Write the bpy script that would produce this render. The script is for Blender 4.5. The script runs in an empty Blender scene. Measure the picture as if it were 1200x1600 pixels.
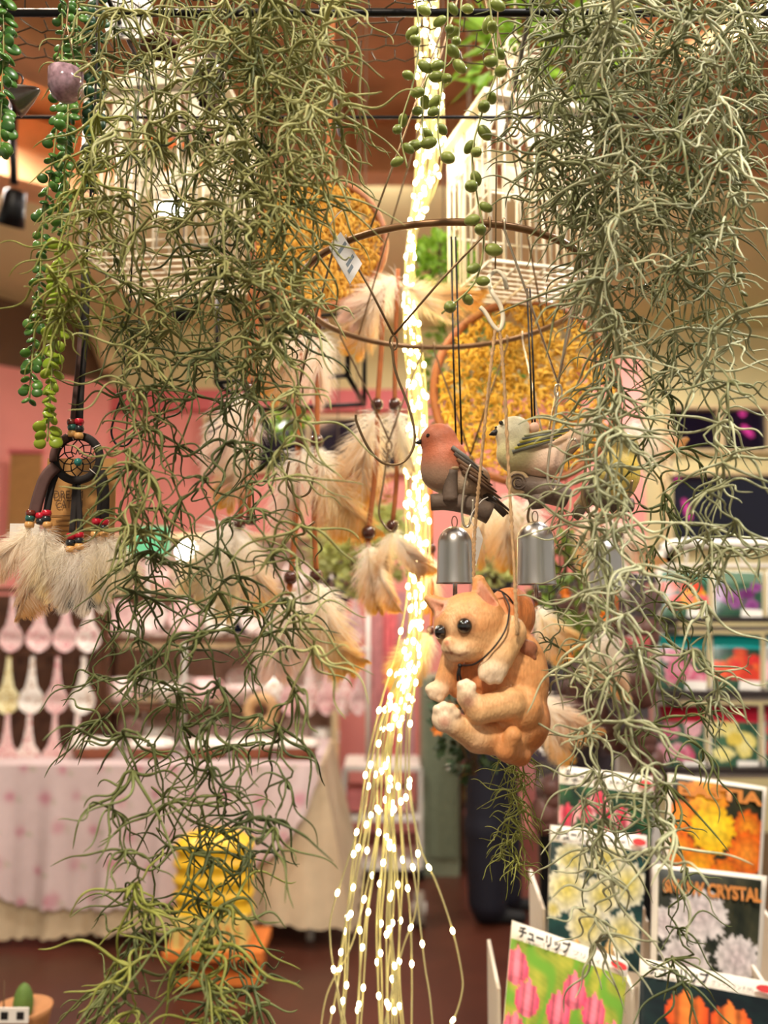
import bpy, math, random
import numpy as np
from mathutils import Vector, Matrix, Euler

scene = bpy.context.scene
COL = scene.collection
F = 1400.0                       # focal length in pixels of the 1200x1600 frame
TH = math.atan(150.0 / F)        # camera looks slightly upwards
CAM = Vector((0, 0, 1.35))
FWD = Vector((0, math.cos(TH), math.sin(TH)))
UPV = Vector((0, -math.sin(TH), math.cos(TH)))

# ---------------------------------------------------------------- camera
cam = bpy.data.cameras.new('camera')
cam.sensor_fit = 'VERTICAL'
cam.sensor_height = 36.0
cam.lens = F / 1600.0 * 36.0
cam.clip_start = 0.02
cam.dof.use_dof = True
cam.dof.focus_distance = 0.68
cam.dof.aperture_fstop = 5.2
camo = bpy.data.objects.new('camera', cam)
camo.location = CAM
camo.rotation_euler = (math.radians(90) + TH, 0, 0)
COL.objects.link(camo)
scene.camera = camo

# ---------------------------------------------------------------- world, exposure
scene.view_settings.view_transform = 'Standard'
scene.view_settings.look = 'None'
scene.view_settings.gamma = 1.0
scene.view_settings.use_curve_mapping = False
scene.view_settings.exposure = 0.04
world = bpy.data.worlds.new('shop_ambient')
scene.world = world
world.use_nodes = True
bg = world.node_tree.nodes['Background']
bg.inputs[0].default_value = (1.0, 0.92, 0.76, 1)
bg.inputs[1].default_value = 0.48


def area(name, loc, size, power, color, rot=(0, 0, 0)):
    l = bpy.data.lights.new(name, 'AREA')
    l.shape = 'DISK'
    l.size = size
    l.energy = power
    l.color = color
    o = bpy.data.objects.new(name, l)
    o.location = loc
    o.rotation_euler = rot
    COL.objects.link(o)
    return o


# ceiling lights of the shop (no fittings; the last two serve the back wall)
WARM = (1.0, 0.86, 0.66)
COOL = (1.0, 0.95, 0.88)
area('ceiling_area_light', (-0.9, 1.0, 3.1), 0.25, 36, WARM)
area('ceiling_area_light', (0.9, 0.2, 3.1), 0.25, 62, COOL)
area('ceiling_area_light', (-0.4, -0.8, 3.1), 0.25, 75, WARM)
area('ceiling_area_light', (-1.6, 3.0, 3.1), 0.3, 44, COOL)
area('ceiling_area_light', (-0.6, 3.1, 3.1), 0.3, 44, COOL)
area('ceiling_area_light', (1.1, 2.3, 3.1), 0.3, 45, COOL)
area('ceiling_area_light', (1.7, 4.6, 3.0), 0.3, 24, COOL)  # placed as a wash to brighten the right back wall
area('ceiling_area_light', (0.1, 4.5, 2.95), 0.3, 16, COOL)  # added to brighten the cream back wall


# ================================================================= helpers
def lin(c):
    r = []
    for v in c[:3]:
        v = v / 255.0
        r.append(v / 12.92 if v <= 0.04045 else ((v + 0.055) / 1.055) ** 2.4)
    return tuple(r)


def ray(px, py):
    return Vector((1, 0, 0)) * ((px - 600) / F) + UPV * ((800 - py) / F) + FWD


def P(px, py, Y):
    """point of the photograph's ray through a pixel, Y metres into the shop"""
    d = ray(px, py)
    return CAM + d * (Y / d.y)


def S(px, py, Y):
    """metres per pixel there"""
    return (Y / ray(px, py).y) / F


def mat(name, rgb=(200, 200, 200), rough=0.6, metal=0.0, var=0.12, scale=40.0, attr=False, rand=0.0,
        transl=0.0, bump=0.0, bscale=200.0, emit=None, spec=0.5, rgb2=None, coat=0.0, alpha=None):
    m = bpy.data.materials.new(name)
    m.use_nodes = True
    nt = m.node_tree
    b = nt.nodes['Principled BSDF']
    N = nt.nodes.new
    L = nt.links.new
    tc = N('ShaderNodeTexCoord')
    nz = N('ShaderNodeTexNoise')
    nz.inputs['Scale'].default_value = scale
    nz.inputs['Detail'].default_value = 4.0
    L(tc.outputs['Object'], nz.inputs['Vector'])
    ramp = N('ShaderNodeMapRange')
    ramp.inputs['From Min'].default_value = 0.3
    ramp.inputs['From Max'].default_value = 0.7
    ramp.inputs['To Min'].default_value = 1.0 - var
    ramp.inputs['To Max'].default_value = 1.0 + var
    L(nz.outputs['Fac'], ramp.inputs['Value'])
    if attr:
        base = N('ShaderNodeAttribute')
        base.attribute_name = 'Col'
        csock = base.outputs['Color']
    elif rgb2 is not None:
        mx = N('ShaderNodeMix')
        mx.data_type = 'RGBA'
        mx.inputs['A'].default_value = lin(rgb) + (1,)
        mx.inputs['B'].default_value = lin(rgb2) + (1,)
        if rand > 0:
            oi = N('ShaderNodeObjectInfo')
            L(oi.outputs['Random'], mx.inputs['Factor'])
        else:
            L(nz.outputs['Fac'], mx.inputs['Factor'])
        csock = mx.outputs['Result']
    else:
        base = N('ShaderNodeRGB')
        base.outputs[0].default_value = lin(rgb) + (1,)
        csock = base.outputs[0]
    mul = N('ShaderNodeVectorMath')
    mul.operation = 'SCALE'
    L(csock, mul.inputs[0])
    L(ramp.outputs['Result'], mul.inputs['Scale'])
    csock = mul.outputs['Vector']
    L(csock, b.inputs['Base Color'])
    b.inputs['Roughness'].default_value = rough
    b.inputs['Metallic'].default_value = metal
    b.inputs['Specular IOR Level'].default_value = spec
    b.inputs['Coat Weight'].default_value = coat
    if emit:
        b.inputs['Emission Color'].default_value = lin(emit[0]) + (1,)
        b.inputs['Emission Strength'].default_value = emit[1]
    if alpha is not None:
        b.inputs['Alpha'].default_value = alpha
    if bump > 0:
        n2 = N('ShaderNodeTexNoise')
        n2.inputs['Scale'].default_value = bscale
        n2.inputs['Detail'].default_value = 5.0
        L(tc.outputs['Object'], n2.inputs['Vector'])
        bp = N('ShaderNodeBump')
        bp.inputs['Strength'].default_value = bump
        bp.inputs['Distance'].default_value = 0.002
        L(n2.outputs['Fac'], bp.inputs['Height'])
        L(bp.outputs['Normal'], b.inputs['Normal'])
    if transl > 0:
        tr = N('ShaderNodeBsdfTranslucent')
        L(csock, tr.inputs['Color'])
        ms = N('ShaderNodeMixShader')
        ms.inputs[0].default_value = transl
        out = nt.nodes['Material Output']
        L(b.outputs[0], ms.inputs[1])
        L(tr.outputs[0], ms.inputs[2])
        L(ms.outputs[0], out.inputs['Surface'])
    return m


ORG = {}


def org(o):
    return ORG[o.name] if o is not None else Vector((0, 0, 0))


def props(o, label=None, cat=None, group=None, kind=None):
    if label:
        o['label'] = label
    if cat:
        o['category'] = cat
    if group:
        o['group'] = group
    if kind:
        o['kind'] = kind
    return o


def thing(name, label, cat, loc, group=None, kind=None):
    o = bpy.data.objects.new(name, None)
    o.empty_display_size = 0.02
    o.location = loc
    COL.objects.link(o)
    ORG[o.name] = Vector(loc)
    return props(o, label, cat, group, kind)


def inst(name, me, parent, loc, rot=(0, 0, 0), scl=1.0):
    """an object that shares a mesh; loc in world space"""
    o = bpy.data.objects.new(name, me)
    o.parent = parent
    o.location = Vector(loc) - org(parent)
    if isinstance(rot, Matrix):
        o.rotation_euler = rot.to_euler()
    else:
        o.rotation_euler = rot
    o.scale = (scl, scl, scl) if isinstance(scl, (int, float)) else scl
    COL.objects.link(o)
    ORG[o.name] = Vector(loc)
    return o


class MB:
    def __init__(self):
        self.v, self.f, self.c = [], [], []
        self.hascol = False

    def add(self, vs, fs, col=None):
        n = len(self.v)
        self.v.extend([tuple(p) for p in vs])
        self.f.extend([tuple(i + n for i in q) for q in fs])
        if col is not None:
            self.hascol = True
            if isinstance(col, list):
                self.c.extend(col)
            else:
                self.c.extend([tuple(col)] * len(vs))
        else:
            self.c.extend([(1, 1, 1)] * len(vs))
        return self

    def tube(self, pts, r, sides=6, col=None, closed=False, flat=1.0, caps=True):
        pts = [Vector(p) for p in pts]
        n = len(pts)
        if not hasattr(r, '__len__'):
            r = [r] * n
        vs, fs = [], []
        prev = None
        for i, p in enumerate(pts):
            if closed:
                t = pts[(i + 1) % n] - pts[i - 1]
            else:
                t = pts[min(i + 1, n - 1)] - pts[max(i - 1, 0)]
            if t.length < 1e-9:
                t = Vector((0, 0, 1))
            t.normalize()
            if prev is None:
                a = Vector((0, 0, 1)) if abs(t.z) < 0.7 else Vector((0, 1, 0))
                u = t.cross(a).normalized()
            else:
                u = prev - t * prev.dot(t)
                if u.length < 1e-6:
                    u = t.orthogonal()
                u.normalize()
            prev = u
            w = t.cross(u)
            for k in range(sides):
                a = 2 * math.pi * k / sides
                vs.append(p + u * (math.cos(a) * r[i]) + w * (math.sin(a) * r[i] * flat))
        m = n if closed else n - 1
        for i in range(m):
            j = (i + 1) % n
            for k in range(sides):
                l = (k + 1) % sides
                fs.append((i * sides + k, i * sides + l, j * sides + l, j * sides + k))
        if not closed and caps:
            fs.append(tuple(range(sides - 1, -1, -1)))
            fs.append(tuple((n - 1) * sides + k for k in range(sides)))
        cc = None
        if col is not None:
            cc = []
            for i in range(n):
                ci = col[i] if isinstance(col, list) else col
                cc.extend([ci] * sides)
        return self.add(vs, fs, cc)

    def box(self, c, s, rz=0.0, col=None, taper=1.0):
        c = Vector(c)
        vs = []
        for z in (-1, 1):
            k = taper if z > 0 else 1.0
            for x, y in ((-1, -1), (1, -1), (1, 1), (-1, 1)):
                dx, dy = x * s[0] / 2 * k, y * s[1] / 2 * k
                vs.append((c.x + dx * math.cos(rz) - dy * math.sin(rz), c.y + dx * math.sin(rz) + dy * math.cos(rz),
                           c.z + z * s[2] / 2))
        return self.add(vs, [(3, 2, 1, 0), (4, 5, 6, 7), (0, 1, 5, 4), (1, 2, 6, 5), (2, 3, 7, 6), (3, 0, 4, 7)], col)

    def sphere(self, c, r, seg=10, rings=7, col=None, rot=None):
        c = Vector(c)
        if not hasattr(r, '__len__'):
            r = (r, r, r)
        vs = []
        for i in range(rings + 1):
            t = math.pi * i / rings
            for k in range(seg):
                a = 2 * math.pi * k / seg
                q = Vector((r[0] * math.sin(t) * math.cos(a), r[1] * math.sin(t) * math.sin(a), r[2] * math.cos(t)))
                if rot is not None:
                    q = rot @ q
                vs.append(c + q)
        fs = []
        for i in range(rings):
            for k in range(seg):
                l = (k + 1) % seg
                fs.append((i * seg + k, (i + 1) * seg + k, (i + 1) * seg + l, i * seg + l))
        return self.add(vs, fs, col)

    def lathe(self, prof, c, seg=20, col=None, rot=None, scl=(1, 1)):
        c = Vector(c)
        vs, fs, cc = [], [], []
        for (r, z) in prof:
            for k in range(seg):
                a = 2 * math.pi * k / seg
                q = Vector((r * math.cos(a) * scl[0], r * math.sin(a) * scl[1], z))
                if rot is not None:
                    q = rot @ q
                vs.append(c + q)
        for i in range(len(prof) - 1):
            for k in range(seg):
                l = (k + 1) % seg
                fs.append((i * seg + k, i * seg + l, (i + 1) * seg + l, (i + 1) * seg + k))
        return self.add(vs, fs, col)

    def mesh(self, name, m, smooth=True, offset=None):
        me = bpy.data.meshes.new(name)
        vs = self.v
        if offset is not None:
            o = offset
            vs = [(a - o[0], b - o[1], c - o[2]) for a, b, c in vs]
        me.from_pydata(vs, [], self.f)
        if self.hascol:
            at = me.color_attributes.new('Col', 'FLOAT_COLOR', 'POINT')
            buf = np.ones((len(vs), 4), dtype=np.float32)
            buf[:, :3] = np.array(self.c, dtype=np.float32)
            at.data.foreach_set('color', buf.ravel())
        if smooth:
            me.polygons.foreach_set('use_smooth', [True] * len(me.polygons))
        me.materials.append(m)
        me.update()
        return me

    def build(self, name, m, parent=None, smooth=True, loc=None, **kw):
        """one mesh object; vertices are in world space"""
        if parent is None:
            base = Vector(loc) if loc is not None else Vector((0, 0, 0))
            me = self.mesh(name, m, smooth, base)
            o = bpy.data.objects.new(name, me)
            o.location = base
        else:
            base = org(parent)
            me = self.mesh(name, m, smooth, base)
            o = bpy.data.objects.new(name, me)
            o.parent = parent
        COL.objects.link(o)
        ORG[o.name] = base.copy()
        return props(o, **kw)


def smoothpath(pts, n=8):
    """Catmull-Rom through the points"""
    pts = [Vector(p) for p in pts]
    if len(pts) < 3:
        return pts
    q = [pts[0] * 2 - pts[1]] + pts + [pts[-1] * 2 - pts[-2]]
    out = []
    for i in range(1, len(q) - 2):
        a, b, c, d = q[i - 1], q[i], q[i + 1], q[i + 2]
        for k in range(n):
            t = k / n
            out.append(0.5 * ((2 * b) + (c - a) * t + (2 * a - 5 * b + 4 * c - d) * t * t + (3 * b - a - 3 * c + d) * t ** 3))
    out.append(pts[-1])
    return out


def pxpath(pl, Y, n=6):
    return smoothpath([P(p[0], p[1], p[2] if len(p) > 2 else Y) for p in pl], n)


# ---------------------------------------------------------------- implicit surfaces (bodies grown as one continuous skin)
def _ell(p, c, r, R=None):
    q = p - np.array(c)
    if R is not None:
        q = q @ np.array(R)
    r = np.array(r, dtype=float)
    k0 = np.linalg.norm(q / r, axis=-1)
    k1 = np.linalg.norm(q / (r * r), axis=-1)
    return k0 * (k0 - 1.0) / np.maximum(k1, 1e-9)


def _cone(p, a, b, ra, rb):
    a, b = np.array(a, float), np.array(b, float)
    ab = b - a
    t = np.clip(((p - a) @ ab) / max(ab @ ab, 1e-9), 0, 1)
    return np.linalg.norm(p - (a + t[..., None] * ab), axis=-1) - (ra + (rb - ra) * t)


def prim_d(p, q):
    if q[0] == 'e':
        return _ell(p, q[1], q[2], q[4] if len(q) > 4 else None)
    return _cone(p, q[1][:3], q[2][:3], q[1][3], q[2][3])


def blob(prims, subs, h, k, margin=12, cs=5.0, colmix=None):
    """smooth union of primitives -> (verts, quads, colours), in the primitives' own units"""
    lo = np.array([1e9] * 3)
    hi = -lo
    for q in prims:
        if q[0] == 'e':
            m = max(q[2])
            lo, hi = np.minimum(lo, np.array(q[1]) - m), np.maximum(hi, np.array(q[1]) + m)
        else:
            for e in (q[1], q[2]):
                lo, hi = np.minimum(lo, np.array(e[:3]) - e[3]), np.maximum(hi, np.array(e[:3]) + e[3])
    lo, hi = lo - margin, hi + margin
    ax = [np.arange(lo[i], hi[i] + h, h) for i in range(3)]
    g = np.stack(np.meshgrid(*ax, indexing='ij'), -1)
    D = np.full(g.shape[:3], 1e3)

    def region(q):
        """index box of the grid around one primitive"""
        if q[0] == 'e':
            m = max(q[2])
            l, u = np.array(q[1], float) - m, np.array(q[1], float) + m
        else:
            l = np.minimum(np.array(q[1][:3]) - q[1][3], np.array(q[2][:3]) - q[2][3])
            u = np.maximum(np.array(q[1][:3]) + q[1][3], np.array(q[2][:3]) + q[2][3])
        i0 = np.maximum(((l - lo - k * 1.5 - 2 * h) / h).astype(int), 0)
        i1 = np.minimum(((u - lo + k * 1.5 + 2 * h) / h).astype(int) + 2, np.array(D.shape))
        return tuple(slice(i0[i], i1[i]) for i in range(3))
    for q in prims:
        rg = region(q)
        d, E = prim_d(g[rg], q), D[rg]
        hh = np.clip(0.5 + 0.5 * (E - d) / k, 0, 1)
        D[rg] = np.where(E > 500, d, E * (1 - hh) + d * hh - k * hh * (1 - hh))
    for q in subs:
        rg = region(q)
        d, E = -prim_d(g[rg], q), D[rg]
        kk = k * 0.5
        hh = np.clip(0.5 - 0.5 * (E - d) / kk, 0, 1)
        D[rg] = np.where(E > 500, E, E * (1 - hh) + d * hh + kk * hh * (1 - hh))
    nx, ny, nz = D.shape
    s = D < 0
    cells = np.zeros((nx - 1, ny - 1, nz - 1), int)
    acc = np.zeros(cells.shape + (3,))
    cnt = np.zeros(cells.shape)
    cor = [(i, j, l) for i in (0, 1) for j in (0, 1) for l in (0, 1)]

    def sub(A, o):
        return A[o[0]:nx - 1 + o[0], o[1]:ny - 1 + o[1], o[2]:nz - 1 + o[2]]
    for a in cor:
        for axis in range(3):
            if a[axis] == 1:
                continue
            b = list(a)
            b[axis] = 1
            da, db = sub(D, a), sub(D, b)
            cr = (da < 0) != (db < 0)
            t = np.where(cr, da / np.where(cr, da - db, 1), 0)
            for i in range(3):
                acc[..., i] += cr * (a[i] + (t if i == axis else 0))
            cnt += cr
    act = cnt > 0
    idx = -np.ones(cells.shape, int)
    idx[act] = np.arange(act.sum())
    ijk = np.argwhere(act)
    V = (ijk + acc[act] / cnt[act][:, None]) * h + lo
    Fs = []
    for axis in range(3):
        o1, o2 = [(1, 2), (2, 0), (0, 1)][axis]
        sl0 = [slice(1, -1)] * 3
        sl0[axis] = slice(0, -1)
        sl1 = [slice(1, -1)] * 3
        sl1[axis] = slice(1, None)
        s0, s1 = s[tuple(sl0)], s[tuple(sl1)]
        e = np.argwhere(s0 != s1)
        if len(e) == 0:
            continue
        fl = s0[tuple(e.T)]
        base = e.copy()
        for i in range(3):
            if i != axis:
                base[:, i] += 1
        d1 = np.zeros(3, int)
        d1[o1] = 1
        d2 = np.zeros(3, int)
        d2[o2] = 1
        q = [base - d1 - d2, base - d2, base, base - d1]
        ids = np.stack([idx[tuple(x.T)] for x in q], 1)
        ids[~fl] = ids[~fl][:, ::-1]
        Fs.append(ids)
    Q = np.concatenate(Fs)
    W = []
    for q in prims:
        W.append(np.exp(-np.maximum(prim_d(V, q), -3) / cs))
    W = np.array(W)
    C = np.array([lin(q[3]) for q in prims])
    col = (W[..., None] * C[:, None, :]).sum(0) / W.sum(0)[:, None]
    return V, Q, col


def skin_object(name, V, Q, col, m, parent):
    me = bpy.data.meshes.new(name)
    o3 = np.array(org(parent))
    me.from_pydata((V - o3).tolist(), [], Q[:, ::-1].tolist())
    at = me.color_attributes.new('Col', 'FLOAT_COLOR', 'POINT')
    buf = np.ones((len(V), 4), dtype=np.float32)
    buf[:, :3] = col
    at.data.foreach_set('color', buf.ravel())
    me.polygons.foreach_set('use_smooth', [True] * len(me.polygons))
    me.materials.append(m)
    me.update()
    o = bpy.data.objects.new(name, me)
    o.parent = parent
    COL.objects.link(o)
    ORG[o.name] = org(parent).copy()
    return o


class PX:
    """local frame measured in photo pixels around one depth: x right, y down, z towards the camera"""
    def __init__(self, px, py, Y):
        self.o = P(px, py, Y)
        self.s = S(px, py, Y)
        self.px, self.py = px, py

    def w(self, x, y, z=0):
        return self.o + Vector(((x - self.px) * self.s, -z * self.s, (self.py - y) * self.s))

    def arr(self, V):
        out = np.empty_like(V)
        out[:, 0] = self.o.x + (V[:, 0] - self.px) * self.s
        out[:, 1] = self.o.y - V[:, 2] * self.s
        out[:, 2] = self.o.z + (self.py - V[:, 1]) * self.s
        return out


def pxskin(name, fr, prims, subs, h, k, m, parent, cs=5.0, colfn=None):
    V, Q, col = blob(prims, subs, h, k, cs=cs)
    if colfn is not None:
        col = colfn(V, col)
    # x right, y down, z near is a right-handed-to-left-handed flip twice: orientation kept by reversing
    return skin_object(name, fr.arr(V), Q, col, m, parent)


def vnoise(V, f, seed=0):
    """cheap smooth noise from sines"""
    r = np.random.RandomState(seed)
    n = np.zeros(len(V))
    for i in range(6):
        d = r.normal(size=3)
        n += np.sin(V @ d * f + r.uniform(0, 6.28))
    return n / 6.0


def text_mesh(name, body, m, parent, origin, right, up, size, extrude=0.0002, width=None, align='LEFT', bold=0.0):
    cu = bpy.data.curves.new(name, 'FONT')
    cu.body = body
    cu.size = 1.0
    cu.align_x = align
    cu.resolution_u = 3
    cu.offset = bold
    tmp = bpy.data.objects.new('tmp_text', cu)
    me = bpy.data.meshes.new_from_object(tmp)
    bpy.data.objects.remove(tmp)
    bpy.data.curves.remove(cu)
    right, up = Vector(right).normalized(), Vector(up).normalized()
    nrm = right.cross(up)
    n = len(me.vertices)
    co = np.empty(n * 3)
    me.vertices.foreach_get('co', co)
    co = co.reshape(-1, 3)
    sx = size
    if width is not None and n:
        w = co[:, 0].max() - co[:, 0].min()
        if w > 1e-6:
            sx = width / w
    o = np.array(Vector(origin) - org(parent))
    X = o + co[:, :1] * sx * np.array(right) + co[:, 1:2] * size * np.array(up) + extrude * np.array(nrm)
    me.vertices.foreach_set('co', X.ravel())
    me.name = name
    me.materials.clear()
    me.materials.append(m)
    me.update()
    ob = bpy.data.objects.new(name, me)
    ob.parent = parent
    COL.objects.link(ob)
    ORG[ob.name] = org(parent).copy()
    return ob

# ================================================================= materials
M = {}
M['floor'] = mat('floor_wood', (74, 38, 26), 0.35, var=0.25, scale=3, bump=0.1, bscale=30)
M['cream'] = mat('cream_plaster', (224, 210, 156), 0.8, var=0.05, scale=3)
M['pink'] = mat('pink_paint', (232, 148, 138), 0.7, var=0.05, scale=3)
M['pinkdeep'] = mat('deep_pink_paint', (212, 104, 106), 0.6, var=0.05, scale=3)
M['wood'] = mat('orange_wood', (222, 166, 116), 0.55, var=0.22, scale=6)
M['brownwall'] = mat('brown_panel', (96, 66, 38), 0.7, var=0.12, scale=3)
M['frame'] = mat('cream_wood', (222, 196, 150), 0.5, var=0.06, scale=8)
M['night'] = mat('night_outside', (34, 30, 96), 0.8, var=0.5, scale=1.2)
M['black'] = mat('black_metal', (22, 22, 24), 0.4, metal=0.6, var=0.1)
M['white'] = mat('white_enamel', (238, 232, 222), 0.4, var=0.04)
M['lamp'] = mat('lamp_glow', (255, 250, 240), 0.5, emit=((255, 250, 240), 14))
M['neon'] = mat('neon_glow', (255, 80, 130), 0.5, emit=((255, 70, 120), 5))


def glass_mat(name, rgb, mixv=0.85, rough=0.05):
    m = bpy.data.materials.new(name)
    m.use_nodes = True
    nt = m.node_tree
    nt.nodes.remove(nt.nodes['Principled BSDF'])
    t = nt.nodes.new('ShaderNodeBsdfTransparent')
    t.inputs[0].default_value = lin(rgb) + (1,)
    g = nt.nodes.new('ShaderNodeBsdfGlossy')
    g.inputs['Roughness'].default_value = rough
    ms = nt.nodes.new('ShaderNodeMixShader')
    ms.inputs[0].default_value = 1 - mixv
    nt.links.new(t.outputs[0], ms.inputs[1])
    nt.links.new(g.outputs[0], ms.inputs[2])
    nt.links.new(ms.outputs[0], nt.nodes['Material Output'].inputs['Surface'])
    return m


M['pane'] = glass_mat('night_pane', (170, 170, 200), 0.95)
M['bag'] = glass_mat('clear_bag', (235, 228, 230), 0.88, 0.15)


def struct(name, mb, m, smooth=False, **kw):
    return mb.build(name, m, None, smooth, kind='structure', **kw)


def rectY(mb, x0, y0, x1, y1, Y, th=0.06):
    """upright slab filling a pixel rectangle at distance Y"""
    a, b = P(x0, y1, Y), P(x1, y0, Y)
    c = (a + b) / 2
    mb.box((c.x, Y + th / 2, c.z), (b.x - a.x, th, b.z - a.z))


# ================================================================= the room
mb = MB()
mb.add([(-5, -2.5, 0), (5, -2.5, 0), (5, 8, 0), (-5, 8, 0)], [(0, 1, 2, 3)])
struct('floor', mb, M['floor'])
mb = MB()
mb.box((0, 0.5, 3.3), (10, 5.8, 0.08))
struct('ceiling', mb, M['wood'])
mb = MB()
mb.add([(-5, 3.4, 3.3), (5, 3.4, 3.3), (5, 5.7, 3.12), (-5, 5.7, 3.12), (-5, 3.4, 3.4), (5, 3.4, 3.4), (5, 5.7, 3.4), (-5, 5.7, 3.4)],
       [(0, 1, 2, 3), (4, 7, 6, 5), (0, 4, 5, 1)])
struct('ceiling_slope', mb, M['cream'])
# timber beams under the wooden ceiling
for i, (a, b, w, hgt) in enumerate([((-2.6, 1.2, 3.12), (-0.2, 3.35, 3.12), 0.20, 0.24), ((-3.2, 2.0, 3.1), (-1.2, 3.5, 3.1), 0.18, 0.26),
                                    ((-1.2, 1.0, 3.16), (1.6, 3.3, 3.16), 0.16, 0.2), ((3.0, 0.8, 3.14), (0.3, 3.3, 3.14), 0.18, 0.22),
                                    ((-4.5, 3.45, 3.18), (4.5, 3.45, 3.18), 0.12, 0.22)]):
    a, b = Vector(a), Vector(b)
    d = b - a
    mb = MB()
    mb.box((a + b) / 2, (d.length, w, hgt), rz=math.atan2(d.y, d.x))
    struct('trim_%d' % (i + 1), mb, M['wood'])
YB = 5.6
mb = MB()                                # upper plaster
rectY(mb, -300, 300, 1600, 622, YB, 0.1)
struct('wall_back', mb, M['cream'])
mb = MB()                                # pink dado below
rectY(mb, -300, 622, 1002, 1420, YB, 0.1)
struct('wall_back_pink', mb, M['pink'])
mb = MB()                                # pink moulding over the window
rectY(mb, 165, 608, 640, 640, YB - 0.06, 0.06)
struct('trim_6', mb, M['pinkdeep'])
mb = MB()                                # right part, around the window openings
rectY(mb, 1002, 622, 1046, 1420, YB, 0.1)
rectY(mb, 1046, 622, 1600, 634, YB, 0.1)
rectY(mb, 1046, 704, 1600, 738, YB, 0.1)
rectY(mb, 1046, 850, 1600, 1420, YB, 0.1)
struct('wall_right', mb, M['cream'])
mb = MB()
rectY(mb, 930, 560, 1002, 1400, YB - 0.3, 0.3)
struct('wall_pillar', mb, M['pink'])
mb = MB()
mb.add([(-6, 8, -0.5), (7, 8, -0.5), (7, 8, 4), (-6, 8, 4)], [(0, 1, 2, 3)])
struct('night_backdrop', mb, M['night'])  # added dark plane keeps the bright world out of the windows
# left wall, running away towards the back: pink below, brown panelling above
a0, a1 = P(-140, 505, 4.75), P(172, 600, 5.5)
mb = MB()
zt = P(172, 600, 5.5).z
mb.add([(a0.x, a0.y, 0), (a1.x, a1.y, 0), (a1.x, a1.y, zt), (a0.x, a0.y, zt),
        (a0.x - .1, a0.y + .05, 0), (a1.x, a1.y + .1, 0), (a1.x, a1.y + .1, zt), (a0.x - .1, a0.y + .05, zt)],
       [(0, 1, 2, 3), (1, 5, 6, 2), (3, 2, 6, 7), (5, 4, 7, 6)])
struct('wall_left', mb, M['pink'])
mb = MB()
mb.add([(a0.x, a0.y + .03, zt), (a1.x, a1.y + .03, zt), (a1.x - .12, a1.y + .03, zt + 0.9), (a0.x, a0.y + .03, zt + 1.2)], [(0, 1, 2, 3)])
struct('wall_left_upper', mb, M['brownwall'])
mb = MB()                                # cream raking board at the end of the panelling
mb.tube([P(104, 396, 5.4), P(172, 578, 5.4)], 0.05, 4)
struct('trim_7', mb, M['frame'])


def window(n, x0, y0, x1, y1, Y, cols, rows, fr=6):
    r = thing('window_%d' % n, None, None, P((x0 + x1) / 2, y1, Y), kind='structure')
    mb = MB()
    rectY(mb, x0 - fr, y0 - fr, x1 + fr, y0, Y - 0.05, 0.1)
    rectY(mb, x0 - fr, y1, x1 + fr, y1 + fr, Y - 0.05, 0.1)
    rectY(mb, x0 - fr, y0, x0, y1, Y - 0.05, 0.1)
    rectY(mb, x1, y0, x1 + fr, y1, Y - 0.05, 0.1)
    for i in range(1, cols):
        x = x0 + (x1 - x0) * i / cols
        rectY(mb, x - fr / 2, y0, x + fr / 2, y1, Y - 0.04, 0.08)
    for j in range(1, rows):
        y = y0 + (y1 - y0) * j / rows
        rectY(mb, x0, y - fr / 2, x1, y + fr / 2, Y - 0.04, 0.08)
    mb.build('window_frame', M['frame'], r, False)
    for i in range(cols):
        for j in range(rows):
            mb = MB()
            rectY(mb, x0 + (x1 - x0) * i / cols, y0 + (y1 - y0) * j / rows, x0 + (x1 - x0) * (i + 1) / cols,
                  y0 + (y1 - y0) * (j + 1) / rows, Y + (0.02 if n > 1 else -.012), 0.006)
            mb.build('pane', M['pane'] if n > 1 else M['darkpane'], r, False)
    return r


M['darkpane'] = mat('dark_window_pane', (20, 20, 40), 0.08, var=0.3, scale=2)
window(1, 322, 654, 640, 732, YB - 0.02, 4, 1)
window(2, 1050, 638, 1440, 702, YB, 5, 1, 5)
window(3, 1046, 742, 1440, 850, YB, 2, 1, 5)
for k, (p0, p1, lb) in enumerate([((1156, 640), (1163, 650), 'small pink neon dot glowing behind the upper right window pane'),
                                  ((1160, 665), (1176, 682), 'slanted pink neon tube glowing behind the upper right window pane'),
                                  ((1068, 780), (1079, 812), 'slanted red-pink neon tube glowing behind the lower right window'),
                                  ((1056, 748), (1060, 751), 'small pink neon spot at the top left of the lower right window')]):
    a, b = P(p0[0], p0[1], 7.96), P(p1[0], p1[1], 7.96)
    mb = MB()
    mb.tube([a + (b - a) * t for t in (0, .33, .66, 1)], [0.016, 0.028, 0.028, 0.016], 8)
    mb.build('neon_tube', M['neon'], None, loc=a, label=lb, cat='neon light', group='neon lights outside the window')

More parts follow.
